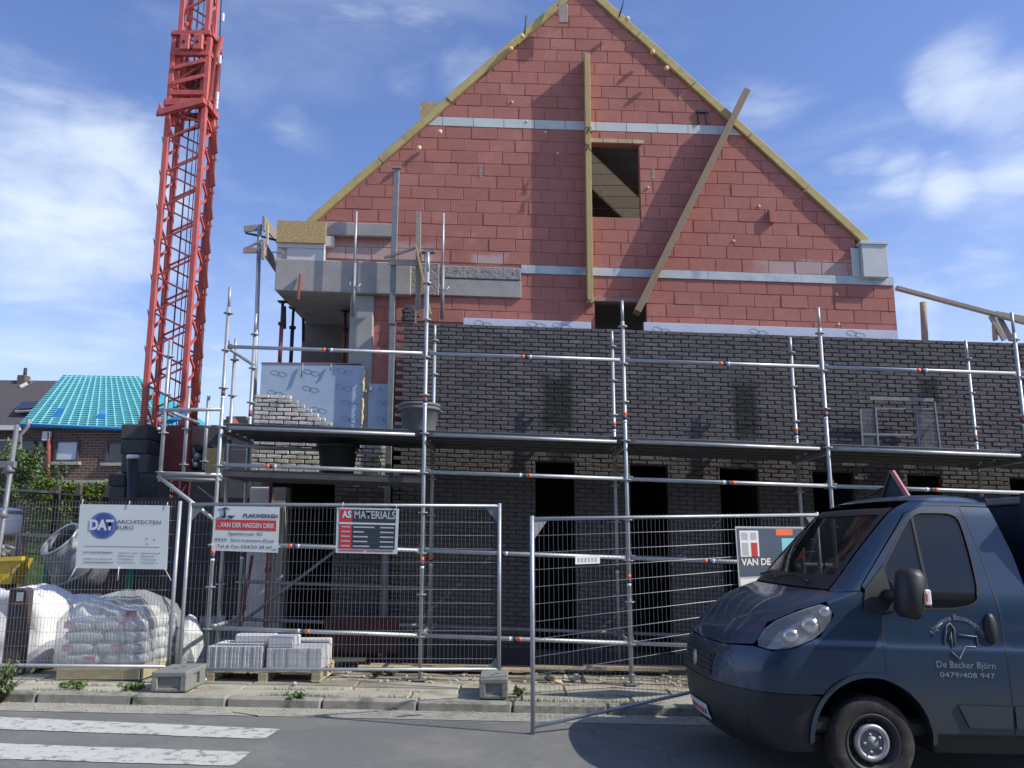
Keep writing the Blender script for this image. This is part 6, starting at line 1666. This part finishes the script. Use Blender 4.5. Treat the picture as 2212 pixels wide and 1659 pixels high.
        for k in range(8):
            a = 2 * math.pi * k / 8; u_ = axd.normalized().cross(Vector((0, 0, 1))).normalized(); v_ = u_.cross(axd.normalized())
            pc = cw + axd.normalized() * .042 + (u_ * math.cos(a) + v_ * math.sin(a)) * .155
            MB().lathe(pc, [(0, 0), (.022, 0), (.022, .003), (0, .003)], 10, axd).build('vent_hole', M['ink'], wh)
        for k in range(5):
            a = 2 * math.pi * k / 5; pc = cw + axd.normalized() * .075 + (u_ * math.cos(a) + v_ * math.sin(a)) * .065
            MB().lathe(pc, [(0, 0), (.011, 0), (.011, .02), (0, .02)], 6, axd).build('wheel_nut', M['galv'], wh)
    # wheel well
    well = MB(); n_ = 24
    for i in range(n_):
        a0, a1 = R(-10 + 200 * i / n_), R(-10 + 200 * (i + 1) / n_); r_ = AR + .01
        well.quad(*[VW((AC[0] + r_ * math.cos(a), sgn * yy, AC[1] + r_ * math.sin(a))) for a, yy in ((a0, .98), (a1, .98), (a1, .55), (a0, .55))])
    well.build('wheel_well', M['black_plastic'], van)
# windscreen
scr = both(dense([Yy(0, 1.425), Yy(.815, 1.425), Yy(.705, 2.055), Yy(0, 2.055)], close=False))
ws = vpanel('windscreen', scr, M['screen_glass'], off=-.004, thick=.006)
vpanel('screen_border', scr, M['black_plastic'], [both(dense([Yy(0, 1.52), Yy(.745, 1.53), Yy(.655, 2.0), Yy(0, 2.0)], close=False))], off=.002, parent=ws, thick=.004)
for y0_, y1_ in ((-.55, .05), (.1, .65)):
    MB().ptube([VW(surf(math.copysign(sy(y0_, 1.45), y0_), 1.45) + Vector((-.02, 0, .015))), VW(surf(math.copysign(sy((y0_ + y1_) / 2, 1.50), y0_ + y1_), 1.50) + Vector((-.02, 0, .015))), VW(surf(sy(y1_, 1.46), 1.46) + Vector((-.02, 0, .02)))], .009, 6).build('wiper', M['black_plastic'], ws)
# roof
m = MB(); nx_, ny_ = 14, 18; vs_ = []
for i in range(nx_ + 1):
    for j in range(ny_ + 1):
        y = -.79 + 1.58 * j / ny_; s = math.copysign(sy(y, 2.12), y) if abs(y) > 1e-6 else 0
        xf = surf(s, 2.12).x; x = xf + (2.175 - xf) * i / nx_
        vs_.append(VW((x, y, 2.12 + .075 * (1 - abs(y / .79) ** 5) * (1 - math.exp(-(x - xf) / .16)) * (1 - .35 * max(0, (x - 1.9) / .3) ** 2))))
m.add(vs_, [(i * (ny_ + 1) + j, i * (ny_ + 1) + j + 1, (i + 1) * (ny_ + 1) + j + 1, (i + 1) * (ny_ + 1) + j) for i in range(nx_) for j in range(ny_)], True); m.build('roof', M['paint_blue'], van)
m = MB(); pr = [(2.40, .42, .98), (2.39, .8, 1.0), (2.36, 1.2, .985), (2.28, 1.73, .90), (2.18, 2.1, .79)]
for a, b in zip(pr, pr[1:]): m.quad(VW((a[0], -a[2], a[1])), VW((a[0], a[2], a[1])), VW((b[0], b[2], b[1])), VW((b[0], -b[2], b[1])))
m.quad(VW((2.18, -.79, 2.1)), VW((2.18, .79, 2.1)), VW((2.176, .79, 2.17)), VW((2.176, -.79, 2.17)))
m.build('cab_rear', M['paint_blue'], van)
# grille, badge, plate, lower intake
g = vpanel('grille', both(dense([Yy(0, .70), Yy(.36, .70), Yy(.42, .90), Yy(0, .91)], close=False)), M['black_plastic'], off=.004)
for z in (.735, .775, .815, .855): vpanel('grille_slat', both(dense([Yy(0, z), Yy(.37, z), Yy(.37, z + .012), Yy(0, z + .012)], close=False)), M['dark_steel'], off=.014, parent=g)
bd_ = MB(); c_ = VW(surf(0, .80) + Vector((-.02, 0, 0)))
bm_ = MB().lathe((0, 0, 0), [(0, .012), (.05, .01), (.058, 0), (.052, -.01)], 20, (-1, 0, 0)); bd_.add([VW(Vector((surf(0, .80).x - .012 + p.x, p.y * .9, .80 + p.z * 1.25))) for p in bm_.v], bm_.f, True); bd_.build('badge', M['rim'], van)
for s_ in (-1, 1): MB().ptube([VW((-.03, s_ * .012, .85)), VW((-.035, -s_ * .02, .80)), VW((-.03, s_ * .015, .755))], .006, 5).build('badge_emblem', M['navy'], van)
np_ = empty('number_plate', VW((-.02, 0, .40))); np_.parent = van; np_.location = Vector(np_.location) - wloc(van)
vpanel('plate_panel', both(dense([Yy(0, .345), Yy(.26, .345), Yy(.26, .46), Yy(0, .46)], close=False)), M['sign'], off=.016, parent=np_)
for i, yy in enumerate((-.2, -.13, -.06, .03, .1, .17)):
    mm = MB().cbox((0, 0, 0), (.004, .035, .06), .001); o_ = MB(); xx = surf(math.copysign(sy(yy, .4), yy), .4).x - .02; o_.add([VW(p + Vector((xx, yy, .402))) for p in mm.v], mm.f); o_.build('plate_character', M['sign_red'], np_)
vpanel('lower_intake', both(dense([Yy(0, .26), Yy(.5, .265), Yy(.52, .325), Yy(0, .325)], close=False)), M['black_plastic'], off=.004)
for sgn in (1, -1): vpanel('fog_recess', [(sgn * s, z) for s, z in dense([Yy(.60, .37), Yy(.78, .37), Yy(.80, .50), Yy(.62, .50)])], M['black_plastic'], off=.004)
vpanel('bumper_crease', both(dense([Yy(0, .655), Yy(.6, .655), X(.55, .655), X(.55, .69), Yy(.6, .69), Yy(0, .69)], close=False)), M['black_plastic'], off=-.008)
# cab interior
def vbox(name, a, b, mt, bev=.03):
    c_ = [(p + q) / 2 for p, q in zip(a, b)]; mm = MB().cbox((0, 0, 0), [abs(q - p) for p, q in zip(a, b)], bev); o_ = MB(); o_.add([VW(p + Vector(c_)) for p in mm.v], mm.f, False); return o_.build(name, mt, van)
vbox('dashboard', (.86, -.8, 1.0), (1.25, .8, 1.40), M['black_plastic'], .08); vbox('cab_floor', (.5, -.9, .38), (2.38, .9, .5), M['black_plastic'])
for y in (-.45, .2, .58):
    vbox('seat', (1.62, y - .22, .85), (2.1, y + .22, 1.0), M['dark_steel'], .05); vbox('seat_back', (2.0, y - .22, 1.0), (2.14, y + .22, 1.6), M['dark_steel'], .05); vbox('headrest', (2.04, y - .12, 1.63), (2.14, y + .12, 1.82), M['dark_steel'], .04)
ring = [VW((1.42 + .1 * math.sin(t), -.45 + .19 * math.cos(t), 1.32 + .17 * math.sin(t))) for t in [2 * math.pi * k / 24 for k in range(25)]]
MB().ptube(ring, .016, 8).build('steering_wheel', M['black_plastic'], van)
vbox('engine_bay', (.35, -.6, .3), (.9, .6, 1.1), M['black_plastic']); vbox('chassis', (1.5, -.5, .35), (4.6, .5, .6), M['black_plastic'])
vbox('box_body', (2.5, -1.02, .72), (4.9, 1.02, 2.13), M['box_navy'], .02); vbox('box_rail', (2.47, -1.04, 2.12), (4.92, 1.04, 2.18), M['galv_dull'], .01)
for y in (-.85, .85): vbox('rack_upright', (2.44, y - .03, 1.0), (2.49, y + .03, 2.2), M['box_navy'], .008)
vbox('rear_axle', (4.02, -.8, .29), (4.18, .8, .4), M['black_plastic'])
# folded warning triangle on the roof and its frame
tri = [(1.97, .52, 2.17), (2.13, .30, 2.17), (2.03, .42, 2.44)]
wt = empty('warning_triangle', VW((1.8, .4, 2.19))); wt.parent = van; wt.location = Vector(wt.location) - wloc(van)
MB().prism([VW(p) for p in tri], VW((.02, .02, 0)) - VW((0, 0, 0))).build('plate', M['ink'], wt)
MB().beam(VW((2.14, .30, 2.17)), VW((2.04, .42, 2.45)), .05, .035).build('red_edge', M['bag_red'], wt); MB().beam(VW((1.96, .53, 2.17)), VW((2.03, .43, 2.45)), .04, .02).build('rear_edge', M['dark_steel'], wt)
MB().tube(VW((1.70, .5, 2.17)), VW((1.98, .50, 2.30)), .012, 6).build('stay', M['dark_steel'], wt)
# vinyl lettering on the door
dvec = VW((2, -1, 1)) - VW((1, -1, 1)); uvec = Vector((0, 0, 1))
def vtext(s, x, z, h, w_=None, arc=None, nm='lettering'):
    o_ = surf(-sx(x, z), z); o_.y -= .006
    return lettering(nm, s, VW(o_), dvec, uvec, h, M['faint'], van, w_, 'CENTER', 0, 0, arc)
vtext('Algemene Bouwwerken', 1.715, 1.245, .045, .48, .21); vtext('De Backer Bj\u00f6rn', 1.745, .905, .05, .46); vtext('0479/408 947', 1.75, .835, .038, .43)
for pts in ([(1.60, 1.07), (1.63, 1.20), (1.66, 1.22), (1.69, 1.18), (1.68, 1.06)], [(1.64, 1.10), (1.66, 1.16), (1.655, 1.05)], [(1.72, 1.14), (1.86, 1.13), (1.86, 1.07)], [(1.64, 1.02), (1.70, .97), (1.76, 1.06), (1.84, 1.06)], [(1.52, 1.13), (1.55, 1.19), (1.60, 1.22)]):
    q = []
    for x, z in pts:
        o_ = surf(-sx(x, z), z); o_.y -= .005; q.append(VW(o_))
    MB().ptube(q, .0055, 5).build('drawn_emblem', M['faint'], van)

# ================================================================== row of houses across the street, behind the viewpoint
random.seed(91)
for i in range(6):
    x0 = -26 + i * 9.0; x1 = x0 + 8.9; ye = -10.5 - (i % 2) * .6; eh = 5.6 + random.uniform(-.4, .6)
    ad = ['narrow', 'tall', 'wide', 'low', 'plain', 'corner'][i]
    t = empty('row_house', ((x0 + x1) / 2, ye - 4, 0), ad + ' brown brick row house across the street', 'house', 'row houses across the street')
    MB().bounds((x0, ye - 8, -.3), (x1, ye, eh)).build('wall', M['house_brick'], t)
    MB().prism([(x0, ye + .3, eh), (x0, ye - 4, eh + 3.6), (x0, ye - 8.3, eh)], (x1 - x0, 0, 0)).build('roof', M['slate'], t)
    for k in range(3):
        for zz in (1.0, 3.5):
            if k == 1 and zz < 2: MB().bounds((x0 + 3.9, ye - .02, 0), (x0 + 4.9, ye + .03, 2.2)).build('door', M['stem'], t)
            else: MB().bounds((x0 + 1 + k * 2.7, ye - .02, zz), (x0 + 2.3 + k * 2.7, ye + .03, zz + 1.4)).build('window', M['glass_dark'], t)
